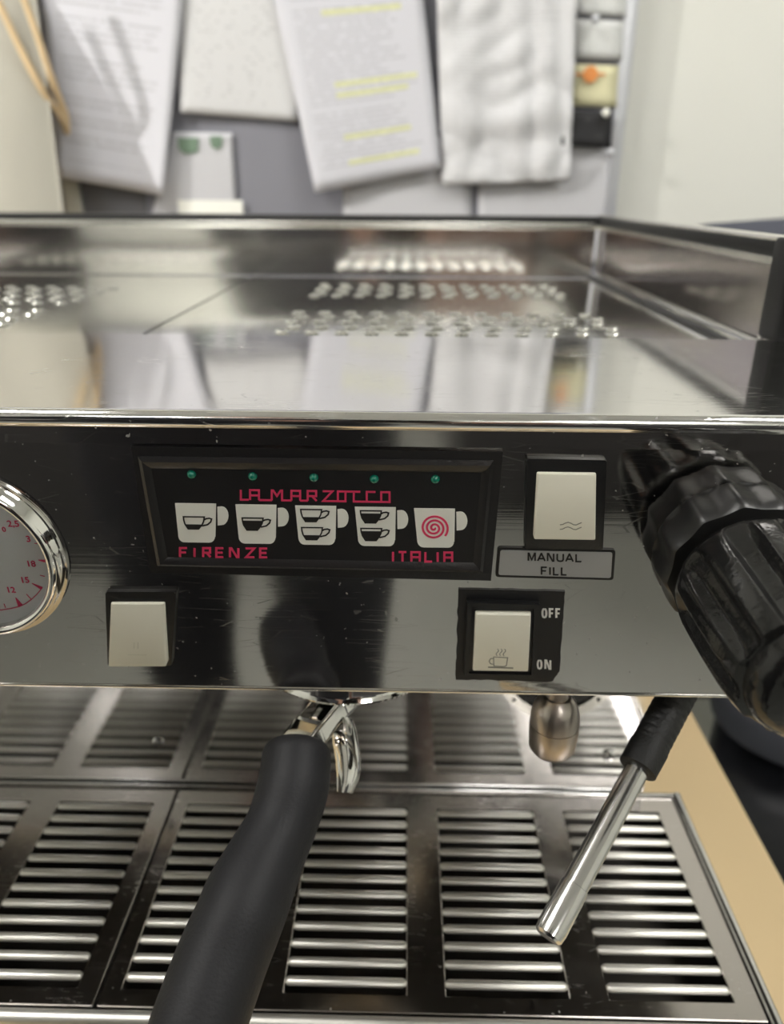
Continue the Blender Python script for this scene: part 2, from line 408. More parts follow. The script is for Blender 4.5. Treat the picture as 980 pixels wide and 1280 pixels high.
# top strip: sheet with rolled front edge
mb = MB(); prof = [(YS, ZS-.0035), (YS, ZS-.0005), (YS-.0005, ZS), (YS-.0015, ZS), (YF+.0040, ZS), (YF+.003, ZS)]
for k in range(1, 9):
    t_ = R(90+22.5*k*.9); prof.append((YF+.003+.0034*math.cos(t_), ZS-.0034+.0034*math.sin(t_)))
prof += [(YF+.004, ZS-.0068)]
n = len(prof); vs = [V((x, y, z)) for x in (MX0, MX1) for y, z in prof]
mb.geo(vs, [(i, i+1, n+i+1, n+i) for i in range(n-1)]); mb.done('top_strip', 'top', ROOT, ang=30)
# body shell
mb = MB(); mb.box(MX0+.002, MX1-.002, .30, YB, -.185, -.095); mb.box(MX0+.002, MX1-.002, .275, .30, -.14, -.095)
mb.done('body', 'under', ROOT, smooth=False)
for nm, x0, x1 in (('side_panel', MX1-.002, MX1), ('side_panel', MX0, MX0+.002)):
    MB().box(x0, x1, .262, YB, -.195, ZS-.002, bev=.0006).done(nm, 'splash', ROOT)
MB().box(-.50, .160, .402, YB-.02, WT+.02, -.185).done('lower_body', 'under', ROOT, smooth=False)
for x in (-.46, .125):
    for y in (.45, .78):
        MB().lathe([(0, .018), (.004, .02), (.016, .02), (.021, .014)], axis_frame((x, y, WT), (0, 0, 1))).done('foot', 'rubber', ROOT)
# backsplash with seam line and screws
BY = .3995
MB().box(-.50, .162, BY, BY+.002, -.40, -.18).done('backsplash', 'splash', ROOT, smooth=False)
for px_, py_ in ((198, 928), (760, 944)):
    q = on_y(px_, py_, BY)
    fr = axis_frame(q, (0, -1, 0))
    sr = MB().lathe([(0, .0042), (.0012, .0040), (.002, .0028), (.0021, .0001)], fr, 24).done('screw', 'splash', ROOT)
    MB().box(-.0024, .0024, -.0004, .0004, .0019, .0023, fr).box(-.0004, .0004, -.0024, .0024, .0019, .0023, fr).done('cross_slot', 'under', sr)
# round outlet flange on the backsplash
q = on_y(697, 832, BY-.001)
fr = frame(q, (1, 0, 0), (0, 0, 1), (0, -1, 0))
rad = .0385
fl_ = MB().ring(circle(0, 0, rad, 64), circle(0, 0, rad*.83, 64), fr, 0, .003).done('flange', 'edge', ROOT)
MB().lathe([(0, rad*.83), (.0015, rad*.83), (.002, rad*.5)], fr, 48).done('seal', 'gloss', fl_)
for a_ in (-40, -137, 90):
    c_, s_ = math.cos(R(a_))*rad*.915, math.sin(R(a_))*rad*.915
    MB().prism(circle(c_, s_, .0013, 12), fr, .003, .0033).done('bolt_hole', 'ink', fl_)

# ---- cup tray on top: two perforated plates, walls, rail
SX = on_z(200, 405, ZT).x
def cup_plate(name, x0, x1):
    nx, ny = 24, 24; mb = MB()
    vs = [V((x0+(x1-x0)*i/nx, YS-.004+(YB-YS+.002)*j/ny, ZT+.0016*math.sin(math.pi*i/nx)*math.sin(math.pi*j/ny)-.0008)) for j in range(ny+1) for i in range(nx+1)]
    mb.geo(vs, [(j*(nx+1)+i, j*(nx+1)+i+1, (j+1)*(nx+1)+i+1, (j+1)*(nx+1)+i) for j in range(ny) for i in range(nx)])
    return mb.done(name, 'tray', ROOT)
pl_r = cup_plate('cup_tray_plate', SX+.001, .190); pl_l = cup_plate('cup_tray_plate', -.51, SX-.001)
MB().box(-.512, .192, YS-.006, YB, ZT-.006, ZT-.004).done('tray_floor', 'under', ROOT, smooth=False)
def holes(x0, x1, cols, ys, parent):
    mb = MB()
    for i in range(cols):
        for j, y in enumerate(ys):
            x = x0+(x1-x0)*i/(cols-1)+(.0045 if j % 2 else 0)
            fr = axis_frame((x, y, ZT+.0010), (0, 0, 1))
            mb.lathe([(-.0002, .0050), (.0005, .0043), (.0006, .0036), (-.0012, .0032)], fr, 14, cap0=False, cap1=False)
    mb.done('pressed_hole_rim', 'tray', parent, kind='stuff')
    mb = MB()
    for i in range(cols):
        for j, y in enumerate(ys):
            x = x0+(x1-x0)*i/(cols-1)+(.0045 if j % 2 else 0)
            mb.prism(circle(x, y, .0035, 12), frame((0, 0, 0), (1, 0, 0), (0, 1, 0), (0, 0, 1)), ZT+.0006, ZT+.00115)
    mb.done('vent_hole', 'ink', parent, kind='stuff')
holes(-.078, .128, 12, [.480, .500, .520, .540, .560], pl_r)
holes(-.078, .128, 12, [.660, .680, .700, .720, .740], pl_r)
holes(-.47, -.268, 12, [.480, .500, .520, .540, .560], pl_l)
holes(-.47, -.268, 12, [.600, .620, .640, .660, .680, .700], pl_l)
# back wall of the tray with bright upper flange and black rail
MB().box(MX0+.008, .192, YB-.003, YB, ZT, -.030).done('rear_plate', 'rail_plate', ROOT, smooth=False)
MB().box(MX0+.008, .197, YB-.0045, YB-.003, -.034, -.0275, bev=.0007).done('rear_trim', 'edge', ROOT)
MB().box(MX0+.004, .205, YB-.006, YB+.006, -.0275, ZR, bev=.002).done('rear_rail', 'black', ROOT)
# side plate with thin bright frame
for sx, x in ((1, .197), (-1, MX0+.006)):
    YP = .428
    fr = frame((x, 0, 0), (0, 1, 0), (0, 0, 1), (-sx, 0, 0))
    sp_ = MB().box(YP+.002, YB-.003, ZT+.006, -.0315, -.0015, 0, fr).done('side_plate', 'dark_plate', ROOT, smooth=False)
    MB().ring([(YP, ZT+.0045), (YB-.003, ZT+.0045), (YB-.003, -.030), (YP, -.030)], [(YP+.0035, ZT+.0068), (YB-.006, ZT+.0068), (YB-.006, -.0345), (YP+.0035, -.0345)], fr, -.0015, .0016).done('plate_trim', 'edge', sp_)
    MB().box(YS, YB, ZT-.002, ZT+.0046, -.002, .0040, fr, bev=.0012).done('side_ledge', 'splash', ROOT)
    MB().box(YS, YB, ZT-.003, ZT+.0006, .0040, .0085, fr).done('side_gap', 'ink', ROOT)
    # rail: black bar with a bright polished top outer face
    MB().box(YP-.01, YB+.006, -.0305, ZR-.001, -.006, .004, fr, bev=.0018).done('side_rail', 'post', ROOT)
    MB().box(YP-.01, YB+.004, ZR-.0022, ZR+.0012, -.0055, .0028, fr, bev=.0010).done('rail_cap', 'edge', ROOT)
    # corner post
    MB().box(YP-.022, YP, ZS-.001, ZR+.001, -.016, .0045, fr, bev=.0028, seg=3).done('corner_post', 'post', ROOT)

# ---- keypad
kp_o = pps([(166, 555), (628, 562), (613, 722), (190, 712)])
kp_1 = pps([(175, 567), (616, 572), (603, 711), (199, 703)])
kp_2 = pps([(186, 578), (607, 583), (596, 704), (207, 697)])
kp = MB()
kp.prism(kp_o, PF, 0, .0012)
kp.ring(kp_o, kp_1, PF, .0012, .0022)
# raised rounded inner bezel
kin = pps([(191, 583), (601, 588), (591, 700), (211, 693)])
kmid = [(.5*(a_[0]+b_[0]), .5*(a_[1]+b_[1])) for a_, b_ in zip(kp_1, kp_2)]
v = []
for L_, h in ((kp_1, .0012), (kp_1, .0026), (kmid, .0033), (kp_2, .0028), (kin, .0018)): v += [PF(V((x, y, h))) for x, y in L_]
kp.geo(v, [(k*4+i, k*4+(i+1) % 4, (k+1)*4+(i+1) % 4, (k+1)*4+i) for k in range(4) for i in range(4)])
KP = kp.done('keypad', 'frame', ROOT, ang=25); KP['label'] = 'black framed dosing keypad with white mug buttons'
KH = .0019
MB().prism(kin, PF, .0010, KH).done('membrane', 'blackmat', KP, smooth=False)
for q in ((241, 590), (317, 592.5), (393, 594), (468, 596), (544, 596)):
    x, y = pp(*q)
    fr = frame(PF(V((x, y, KH))), PU, PV, PN)
    MB().lathe([(0, .0017), (.0006, .0016), (.0012, .0011), (.0015, .0004)], fr, 20).done('indicator_lamp', 'led', KP)
def lab(x, y): return pp(x, y)
# mug buttons
mugs = [(220.6, 625.7), (295.6, 627.2), (369.8, 628.6), (443.9, 630.2), (517.4, 632)]
def mug_local(mx, my, L): return [pp(mx+x*1.0, my+y+x*.012) for x, y in L]
def small_cup(mb_, mx, my, ox, oy, s, full):
    L = [(0, 0), (26, 0), (25, 6), (23, 10), (19, 15), (6, 15), (2, 9), (.5, 4)]
    P = [(ox+x*s, oy+y*s) for x, y in L]
    H = KH+.0003
    mb_.stroke(mug_local(mx, my, P), .00052, PF, KH, H+.00012, closed=True)
    hd = [(25.2, 4), (28, 2.2), (32, 1.5), (35, 2.4), (34, 6), (30, 9.5), (23, 11.2)]
    mb_.stroke(mug_local(mx, my, [(ox+x*s, oy+y*s) for x, y in hd]), .00058, PF, KH, H+.0001)
    lv = 3.4 if full else 9.5
    Q = [(1.2 if full else 2.6, lv), (25 if full else 23.4, lv), (23, 10.5), (19, 15), (6, 15), (2, 9.6)]
    if full: Q = [(.7, lv), (25.3, lv), (23, 10), (19, 15), (6, 15), (2, 9)]
    mb_.prism(mug_local(mx, my, [(ox+x*s, oy+y*s) for x, y in Q]), PF, KH, H+.0001)
for k, (mx, my) in enumerate(mugs):
    L = [(0, 0), (51, 0), (50.2, 41)]
    for i in range(6): t_ = R(0+90*i/5); L.append((42.5+7.2*math.cos(t_), 41+7.5*math.sin(t_)))
    for i in range(6): t_ = R(90+90*i/5); L.append((12+8*math.cos(t_), 40+8.5*math.sin(t_)))
    hs = [(52.6, 4)]+[(58+8.4*math.cos(R(t_)), 15+11.5*math.sin(R(t_))) for t_ in range(-90, 91, 18)]+[(53, 27)]
    b_ = MB().prism(mug_local(mx, my, L), PF, KH-.0002, KH+.00025, bev=0).prism(mug_local(mx, my, hs), PF, KH-.0002, KH+.00025).done('mug_button', 'white', KP, smooth=False)
    b_['label'] = ['white mug button with one half-filled cup', 'white mug button with one full cup', 'white mug button with two half-filled cups', 'white mug button with two full cups', 'white mug button with a red spiral'][k]
    mb = MB()
    if k == 0: small_cup(mb, mx, my, 10.5, 16.5, 1, False)
    if k == 1: small_cup(mb, mx, my, 8.5, 16.5, 1, True)
    if k == 2: small_cup(mb, mx, my, 7, 4.5, 1, False); small_cup(mb, mx, my, 8, 27, 1, False)
    if k == 3: small_cup(mb, mx, my, 7, 4.5, 1, True); small_cup(mb, mx, my, 7.5, 26.5, 1, True)
    if k < 4: mb.done('cup_symbol', 'ink', b_, smooth=False)
    else:
        sp_ = []
        for i in range(90):
            t_ = i/89*2*math.pi*3.12; rr = .8+16.6*(i/89)
            sp_.append((25+rr*math.cos(t_-.1)*1.0, 24-rr*math.sin(t_-.1)*-1*.92))
        mb.stroke(mug_local(mx, my, sp_), .00082, PF, KH, KH+.0004).done('spiral_symbol', 'red', b_, smooth=False)
# stroked red lettering
GL = {'L': [[(0, 5), (0, 0), (4, 0)]], 'A': [[(0, 0), (0, 5), (4, 5), (4, 0)], [(0, 2.3), (4, 2.3)]],
      'M': [[(0, 0), (0, 5), (.6, 5), (2.2, 2.2), (3.8, 5), (4.4, 5), (4.4, 0)]],
      'R': [[(0, 0), (0, 5), (3.8, 5), (3.8, 2.4), (0, 2.4)], [(1.9, 2.4), (4, 0)]],
      'Z': [[(0, 5), (4, 5), (.2, 0), (4, 0)]], 'O': [[(0, 0), (0, 5), (4, 5), (4, 0), (0, 0)]],
      'C': [[(4, 5), (0, 5), (0, 0), (4, 0)]], 'T': [[(0, 5), (4, 5)], [(2, 5), (2, 0)]],
      'F': [[(4, 5), (0, 5), (0, 0)], [(0, 2.5), (3.4, 2.5)]], 'I': [[(0, 5), (0, 0)]],
      'E': [[(4, 5), (0, 5), (0, 0), (4, 0)], [(0, 2.5), (3.6, 2.5)]],
      'N': [[(0, 0), (0, 5), (.7, 5), (3.3, 0), (4, 0), (4, 5)]]}
def letters(mb_, items, x_base, yb0, slope, hgt, wd, h0):
    for ch, x0, x1 in items:
        for st in GL[ch]:
            pts = []
            for gx, gy in st:
                X = x0+(x1-x0)*gx/4; pts.append(pp(X, yb0+(X-x_base)*slope-hgt*gy/5))
            mb_.stroke(pts, wd, PF, h0, h0+.0002)
z8 = lambda x: 290+x/4.4545
mb = MB()
letters(mb, [('L', z8(55), z8(98)), ('A', z8(106), z8(155)), ('M', z8(226), z8(278)), ('A', z8(335), z8(383)), ('R', z8(425), z8(474)),
             ('Z', z8(508), z8(562)), ('O', z8(592), z8(634)), ('C', z8(680), z8(716)), ('C', z8(752), z8(800)), ('O', z8(832), z8(878))], z8(55), 621.5, .0155, 12.2, .00075, KH)
for a_, b_ in ((155, 226), (278, 335), (383, 425), (562, 600), (634, 634), (716, 752), (798, 832)):
    if b_ > a_: mb.stroke([pp(z8(x), 621.5+(z8(x)-z8(55))*.0155) for x in (a_, b_)], .00075, PF, KH, KH+.0002)
mb.stroke([pp(z8(x), 621.5-12.2+(z8(x)-z8(55))*.0155) for x in (634, 690)], .00075, PF, KH, KH+.0002)
mb.done('lettering', 'red', KP, smooth=False); mb = MB()
z5 = lambda x: 150+x/2.882
z6 = lambda x: 440+x/2.882
letters(mb, [('F', z5(221), z5(246)), ('I', z5(273), z5(273.1)), ('R', z5(304), z5(330)), ('E', z5(351), z5(376)), ('N', z5(400), z5(430)), ('Z', z5(456), z5(487)), ('E', z5(508), z5(533))], z5(221), 692.6, .006, 11.0, .00085, KH)
mb.done('lettering', 'red', KP, smooth=False); mb = MB()
letters(mb, [('I', z6(148), z6(148.1)), ('T', z6(168), z6(196)), ('A', z6(214), z6(244)), ('L', z6(264), z6(288)), ('I', z6(308), z6(308.1)), ('A', z6(332), z6(360))], z6(148), 698.2, .009, 11.6, .00085, KH)
mb.done('lettering', 'red', KP, smooth=False)
# font lettering
def text(s_, parent, mat, x, y, size, h, name='lettering', xs=1, bold=.0, align='CENTER', rot=0, fr0=None):
    """x, y: pixel of the text's middle on the panel; size in metres"""
    cu = bpy.data.curves.new(name, 'FONT'); cu.body = s_; cu.size = size; cu.align_x = align; cu.align_y = 'CENTER'; cu.offset = bold; cu.extrude = .00008
    o = bpy.data.objects.new(name, cu); C.objects.link(o)
    bpy.context.view_layer.update()
    me = bpy.data.meshes.new_from_object(o.evaluated_get(bpy.context.evaluated_depsgraph_get()))
    bpy.data.objects.remove(o); bpy.data.curves.remove(cu)
    if fr0: fr = fr0
    else:
        u, v_ = pp(x, y); fr = frame(PF(V((u, v_, h))), PU*math.cos(rot)+PV*math.sin(rot), PV*math.cos(rot)-PU*math.sin(rot), PN)
    for q in me.vertices: q.co = fr(V((q.co.x*xs, q.co.y, q.co.z)))
    me.materials.clear(); me.materials.append(M[mat])
    o = bpy.data.objects.new(name, me); C.objects.link(o); o.parent = parent
    off = V((0, 0, 0)); q = parent
    while q is not None: off += q.location; q = q.parent
    o.location = -off
    return o

# ---- label plate MANUAL FILL
lp = pps([(622, 683), (769, 686), (766, 724), (619, 720)])
def inset(L, d):
    cx = sum(q[0] for q in L)/len(L); cy = sum(q[1] for q in L)/len(L)
    return [(x-math.copysign(d, x-cx), y-math.copysign(d, y-cy)) for x, y in L]
def roundq(L, rr, n=4):
    out = []; k = len(L)
    for i in range(k):
        p0, p1, p2 = V(L[i-1]), V(L[i]), V(L[(i+1) % k]); a_ = p1+(p0-p1).normalized()*rr; b_ = p1+(p2-p1).normalized()*rr
        for j in range(n+1):
            t_ = j/n; q = a_*(1-t_)**2+p1*2*t_*(1-t_)+b_*t_*t_; out.append((q.x, q.y))
    return out
LP = MB().prism(roundq(lp, .0014), PF, 0, .0007).done('label_plate', 'ink', ROOT, smooth=False); LP['label'] = 'silver label reading MANUAL FILL'
MB().prism(roundq(inset(lp, .0011), .001), PF, .0007, .0009).done('silver_field', 'lab', LP, smooth=False)
GL['U'] = [[(0, 5), (0, 1.3), (.5, .3), (1.5, 0), (2.5, 0), (3.5, .3), (4, 1.3), (4, 5)]]
def wedge_letters(mb_, items, yb, slope, hgt, wd, h0, xb, over):
    old = dict(GL); GL.update(over)
    letters(mb_, items, xb, yb, slope, hgt, wd, h0); GL.clear(); GL.update(old)
ARI = {'A': [[(-.1, 0), (1.9, 5), (2.1, 5), (4.1, 0)], [(.8, 1.5), (3.2, 1.5)]], 'M': [[(0, 0), (0, 5), (.4, 5), (2, .6), (3.6, 5), (4, 5), (4, 0)]],
       'O': [[(2, 5), (.8, 4.7), (.1, 3.7), (0, 2.5), (.1, 1.3), (.8, .3), (2, 0), (3.2, .3), (3.9, 1.3), (4, 2.5), (3.9, 3.7), (3.2, 4.7), (2, 5)]]}
mb = MB()
wedge_letters(mb, [('M', 660, 668.5), ('A', 672, 680.5), ('N', 684, 691.5), ('U', 696, 703.5), ('A', 707, 715.5), ('L', 719.5, 726)], 699.0, .020, 9.0, .00062, .0009, 660, ARI)
mb.done('lettering', 'ink', LP, smooth=False); mb = MB()
wedge_letters(mb, [('F', 676.5, 683), ('I', 687, 687.1), ('L', 691.5, 697.5), ('L', 701.5, 707.5)], 716.3, .020, 9.0, .00062, .0009, 676, ARI)
mb.done('lettering', 'ink', LP, smooth=False)

# ---- rocker switches
def rocker(name, hous, crm, hb, ht, label, hh=.0022, inner=None, mat_='black'):
    """hb / ht: how far the rocker's bottom / top edge stands out"""
    H = MB().prism(roundq(pps(hous), .0008), PF, 0, hh, bev=.0005).done('rocker_switch', mat_, ROOT, ang=30); H['label'] = label
    if inner: MB().ring(pps(inner), inset(pps(inner), .0018), PF, hh-.0002, hh+.0010).done('bezel', mat_, H)
    c = pps(crm); tl, tr, br, bl = c
    v = [PF(V((*bl, hh-.0005))), PF(V((*br, hh-.0005))), PF(V((*tl, hh-.0005))), PF(V((*tr, hh-.0005))),
         PF(V((bl[0], bl[1], hb))), PF(V((br[0], br[1], hb))), PF(V((tl[0]+.0004, tl[1], ht))), PF(V((tr[0]-.0004, tr[1], ht)))]
    r_ = MB().hexa(v, bev=.0007, seg=3).done('rocker', 'cream', H, ang=50)
    return H, r_
H1, r1 = rocker('fill', [(657, 570), (757, 572), (752, 684), (655, 682)], [(669, 586), (744, 587), (741, 667), (665, 666)], .0052, .0034, 'black-bezelled cream rocker switch above the silver label')
def sym(mb_, L, x, y, s, wd, h): mb_.stroke([pp(x+a_*s, y+b_*s) for a_, b_ in L], wd, PF, h, h+.0001)
def rocker_face(H, r_, draw, mat_, name='symbol'):
    mb_ = MB(); draw(mb_); o = mb_.done(name, mat_, r_, smooth=False); return o
def tiltframe(crm, hb, ht, hh):
    """frame on the tilted rocker face, origin at its middle"""
    tl, tr, br, bl = pps(crm)
    A = PF(V((.5*(bl[0]+br[0]), .5*(bl[1]+br[1]), hb))); B = PF(V((.5*(tl[0]+tr[0]), .5*(tl[1]+tr[1]), ht)))
    vv = (B-A).normalized(); nn = PU.cross(vv); return frame(A, PU, vv, nn), (B-A).length
f1, l1 = tiltframe([(669, 586), (744, 587), (741, 667), (665, 666)], .0052, .0034, 0)
mb = MB()
for dy in (.0070, .0051):
    mb.stroke([(-.0035+i*.0044/8+.0015+i*.00045, dy+.00055*math.sin(-i/8*2*math.pi*1.5-1.2)) for i in range(9)], .00036, f1, .00003, .00012)
mb.done('wave_symbol', 'greyink', r1, smooth=False)
H2, r2 = rocker('blank', [(134, 736), (222, 736), (216, 828), (137, 828)], [(141, 748), (209, 748), (213, 821), (142, 821)], .0066, .0036, 'cream rocker switch below the keypad beside the gauge')
f2, l2 = tiltframe([(141, 748), (209, 748), (213, 821), (142, 821)], .0066, .0036, 0)
mb = MB(); mb.stroke([(-.0012, .0125), (-.0012, .0092)], .0002, f2, .00002, .00008); mb.stroke([(.0004, .0125), (.0004, .0092)], .0002, f2, .00002, .00008)
mb.stroke([(-.004, .0062), (.004, .0062)], .00015, f2, .00002, .00008)
M['faint'] = plain('worn_print', (.62, .59, .48), .5)
mb.done('worn_symbol', 'faint', r2, smooth=False)
# OFF/ON plate with the cup switch
op = pps([(573, 735), (706, 738), (699, 838), (690, 851), (570, 848)])
ragged = []
for i in range(len(op)):
    p0, p1 = V(op[i]), V(op[(i+1) % len(op)])
    for j in range(16):
        q = p0.lerp(p1, j/16); e_ = .00035 if i == 4 or i == 3 else .00015; ragged.append((q.x+random.uniform(-e_, e_), q.y+random.uniform(-e_, e_)))
OP = MB().prism(ragged, PF, 0, .0006).done('switch_label', 'blackmat', ROOT, smooth=False); OP['label'] = 'black OFF ON label around the lower right switch'
mb = MB()
wedge_letters(mb, [('O', 677.7, 682.5), ('F', 686.8, 691.3), ('F', 695.0, 699.5)], 770.2, .02, 10.6, .00082, .0007, 677, ARI)
mb.done('lettering', 'white2', OP, smooth=False); mb = MB()
wedge_letters(mb, [('O', 671.7, 676.5), ('N', 681.3, 687.5)], 834.2, .02, 10.6, .00080, .0007, 671, ARI)
mb.done('lettering', 'white2', OP, smooth=False)
cr3 = [(593, 759), (663, 760), (659, 833), (590, 832)]
H3, r3 = rocker('cup', [(583, 747), (674, 750), (669, 843), (579, 841)], cr3, .0036, .0046, 'cream rocker switch with a steaming cup symbol', hh=.0020, inner=[(584, 748), (673, 751), (668, 842), (580, 840)])
f3, l3 = tiltframe(cr3, .0036, .0046, 0)
u0 = pp(625, 833); k_ = .00029
def s3(L, wd, closed=False): mb.stroke([((x-625)*k_, (832-y)*k_) for x, y in L], wd, f3, .00003, .00012, closed)
mb = MB()
s3([(614, 804), (634, 805), (633, 820), (629, 822), (615, 821)], .0004, True)
s3([(614, 807), (610, 807), (608, 812), (610, 817), (614, 818)], .0004)
for dx in (0, 5, 10): s3([(619+dx+1.6*math.sin(i/8*2*math.pi), 789+i*1.6) for i in range(9)], .0003)
mb.done('cup_symbol', 'greyink', r3, smooth=False)
mb = MB(); s3([(607, 823.5), (643, 824.5)], .0007); mb.done('saucer_symbol', 'greyink', r3, smooth=False)

# ---- pressure gauge
gu, gv = pp(-36, 693)
GR = pp(84, 695)[0]-gu-.0012
gf = frame(PF(V((gu, gv, 0))), PU, PV, PN)
G = MB().lathe([(0, GR+.001), (.002, GR+.0012), (.0035, GR*.985), (.0056, GR*.965), (.0068, GR*.945), (.0071, GR*.92), (.0068, GR*.895), (.0060, GR*.875), (.0050, GR*.865), (.0028, GR*.86)], gf, 96, cap1=False).done('pressure_gauge', 'chrome', ROOT, ang=60)
G['label'] = 'round chrome-rimmed pressure gauge with red figures'
MB().prism(circle(0, 0, GR*.862, 72), gf, .0015, .0032).done('dial', 'dial', G, smooth=False)
GZ = V((gu, gv))
def gp(x, y):                                  # pixel on the dial -> gauge coordinates (dial stands 3 mm proud)
    d = ray(x, y); o_ = P0+PN*.0033; q = d*(o_.dot(PN)/d.dot(PN))-P0; return (q.dot(PU)-gu, q.dot(PV)-gv)
mb = MB(); h0 = .0033
mb.stroke([gp(x, y) for x, y in ((-20, 763), (-8, 763.5), (4, 762), (14, 760.5), (24.5, 758), (32, 754.5), (39, 749.5), (46, 743), (52.6, 735))], .00035, gf, h0-.0001, h0+.0001)
for x0, y0, x1, y1, wd in ((43, 679, 50, 680, .0004), (48, 700, 57, 701.5, .0013), (50, 719, 56, 720.4, .0003), (40, 729, 52.6, 735.5, .0016), (33, 742.5, 38.7, 748.6, .0003),
                           (19.6, 747, 25.7, 757, .0022), (5, 754.7, 7, 759.6, .0003), (-12, 752, -12, 762, .0020), (23, 649, 27.4, 644.5, .0004), (37, 661, 41, 658.5, .0003)):
    i_, o_ = V(gp(x0, y0)), V(gp(x1, y1)); u_ = (o_-i_).normalized(); s_ = V((-u_.y, u_.x))
    mb.prism([tuple(q) for q in (o_+s_*wd*.5, o_-s_*wd*.5, i_-s_*.00012, i_+s_*.00012)], gf, h0-.0001, h0+.0001)
mb.done('scale_marks', 'red', G, smooth=False)
for s_, x, y in (('2,5', 16.6, 655), ('3', 35.5, 674), ('18', 38.7, 705), ('15', 31, 725.3), ('12', 13.5, 737.6), ('0', 5, 662), ('9', -10, 741)):
    gx, gy = gp(x, y)
    text(s_, G, 'red', 0, 0, .0038 if s_ != '0' else .003, 0, 'numeral', fr0=frame(gf(V((gx, gy, h0))), PU, PV, PN), bold=.00006)
m_, N_, L_, b_ = new_mat('gauge_glass')
b_.inputs['Transmission Weight'].default_value = 1; b_.inputs['Roughness'].default_value = 0.02; b_.inputs['IOR'].default_value = 1.05
M['glass'] = m_
MB().prism(circle(0, 0, GR*.86, 72), gf, .0048, .0053).done('gauge_glass', 'glass', G, smooth=False)

# ---- steam valve knob (fluted, axis along the panel normal)
ku, kv = pp(908, 684)
kf = frame(PF(V((ku, kv, 0))), PU, PV, PN)
def flute(n_, depth, sharp, ph=0):
    def g(t): 
        c_ = .5+.5*math.cos(n_*t+ph); return depth*(c_**sharp)
    return g
g1 = lambda t: .0020*abs(math.cos(6*t+.3))**1.3
def g2(t):
    c_ = .5+.5*math.cos(9*t+.7); c_ = max(0, min(1, (c_-.25)/.55)); return .0046*c_*c_*(3-2*c_)
pr = [(0, .0278), (.0006, .0284), (.002, .0288), (.006, .0289), (.011, .0287), (.0155, .0281), (.0168, .0270), (.0172, .0210)]
amt = [0, .6, 1, 1, 1, .9, .6, 0]
K = MB().lathe(pr, kf, 144, mod=lambda k, h, rr, t: rr-g1(t)*amt[k]).done('steam_knob', 'knob', ROOT, ang=32); K['label'] = 'large fluted black valve knob'
MB().lathe([(.0165, .0215), (.0250, .0215)], kf, 64).done('knob_neck', 'ink', K)
pr2 = [(.0222, .0205), (.0225, .0244), (.0235, .0262), (.0260, .0270), (.0300, .0273), (.0370, .0272), (.0480, .0268), (.0600, .0261), (.0680, .0251), (.0730, .0240), (.0738, .0214)]
am2 = [0, 0, 0, .15, .75, 1, 1, .95, .8, .25, 0]
MB().lathe(pr2, kf, 180, mod=lambda k, h, rr, t: rr-g2(t)*am2[k]).done('knob_grip', 'gloss', K, ang=50)
MB().lathe([(.0735, .0214), (.0765, .0212), (.0795, .0199), (.0815, .0167), (.0825, .0107), (.0827, .0005)], kf, 96).done('knob_cap', 'gloss', K, ang=50)

# ---- group head above the portafilter
GC = V((-.0255, .322, 0)); RIM = -.2097
gfz = lambda z: frame((GC.x, GC.y, z), (1, 0, 0), (0, 1, 0), (0, 0, 1))
MB().lathe([(0, .0440), (.0008, .0462), (.0022, .0470), (.0034, .0462), (.0045, .0455), (.030, .0455), (.031, .030)], gfz(RIM), 96).done('group_head', 'chrome', ROOT, ang=40)

# ---- water nozzle
q = at_d(697, 866, .345); nx_, ny_ = q.x, q.y
top = q.z
nf = frame((nx_, ny_, top), (1, 0, 0), (0, 1, 0), (0, 0, -1))
NL = .0335
NZ = MB().lathe([(-.03, .0052), (-.001, .0052), (.0014, .0053)], nf, 40).done('water_nozzle', 'warm', ROOT); NZ['label'] = 'bullet-shaped hot water outlet'
MB().lathe([(.0014, .0060), (.0020, .0066), (.0045, .0086), (.0080, .0102), (.0120, .0111), (.0165, .0113), (.0167, .0109)], nf, 56).done('upper_cup', 'warm', NZ, ang=50)
MB().lathe([(.0168, .0109), (.0170, .0114), (.021, .0113), (NL-.004, .0108), (NL-.001, .0088), (NL, .0072), (NL-.001, .006)], nf, 56).done('lower_cup', 'warm', NZ, ang=50)

# ---- steam wand
A = at_d(852, 858, .345); B = at_d(797, 962, .325); D = at_d(684, 1172, .292)
W_ = MB().tube([A+(A-B)*.6, A, B, D], .0042, 24).done('steam_wand', 'wand', ROOT); W_['label'] = 'slim steel steam wand with black rubber grip'
ax = (D-A).normalized(); LG = (B-A).length
gfw = axis_frame(A, ax)
prof = []
nr = 9
for i in range(nr*6+1):
    t_ = i/(nr*6); prof.append((t_*LG*.72, .0081-.0005*max(0, math.sin(t_*nr*2*math.pi))**6))
prof = [(-.001, .006), (-.0005, .0078)]+prof+[(LG*.74, .0084), (LG*.99, .0082), (LG, .0074), (LG, .005)]
MB().lathe(prof, gfw, 40).done('grip', 'grip', W_, ang=50)
q = gfw(V((0, 0, .004)))
cf = (-q).normalized(); cf = (cf-ax*cf.dot(ax)).normalized()
MB().lathe([(.0074, .0026), (.0083, .0022), (.0084, .0005)], frame(q, ax, ax.cross(cf), cf), 20).done('grip_stud', 'wand', W_)
LT = (D-A).length
tf = axis_frame(A, ax)
MB().lathe([(LG*.9, .0050), (LT-.022, .0053)], tf, 32).done('tube_sleeve', 'wand', W_)
MB().lathe([(LT-.022, .0050), (LT-.0218, .0058), (LT-.004, .0060), (LT-.001, .0056), (LT, .0045), (LT, .001)], tf, 32).done('tip', 'wand', W_)

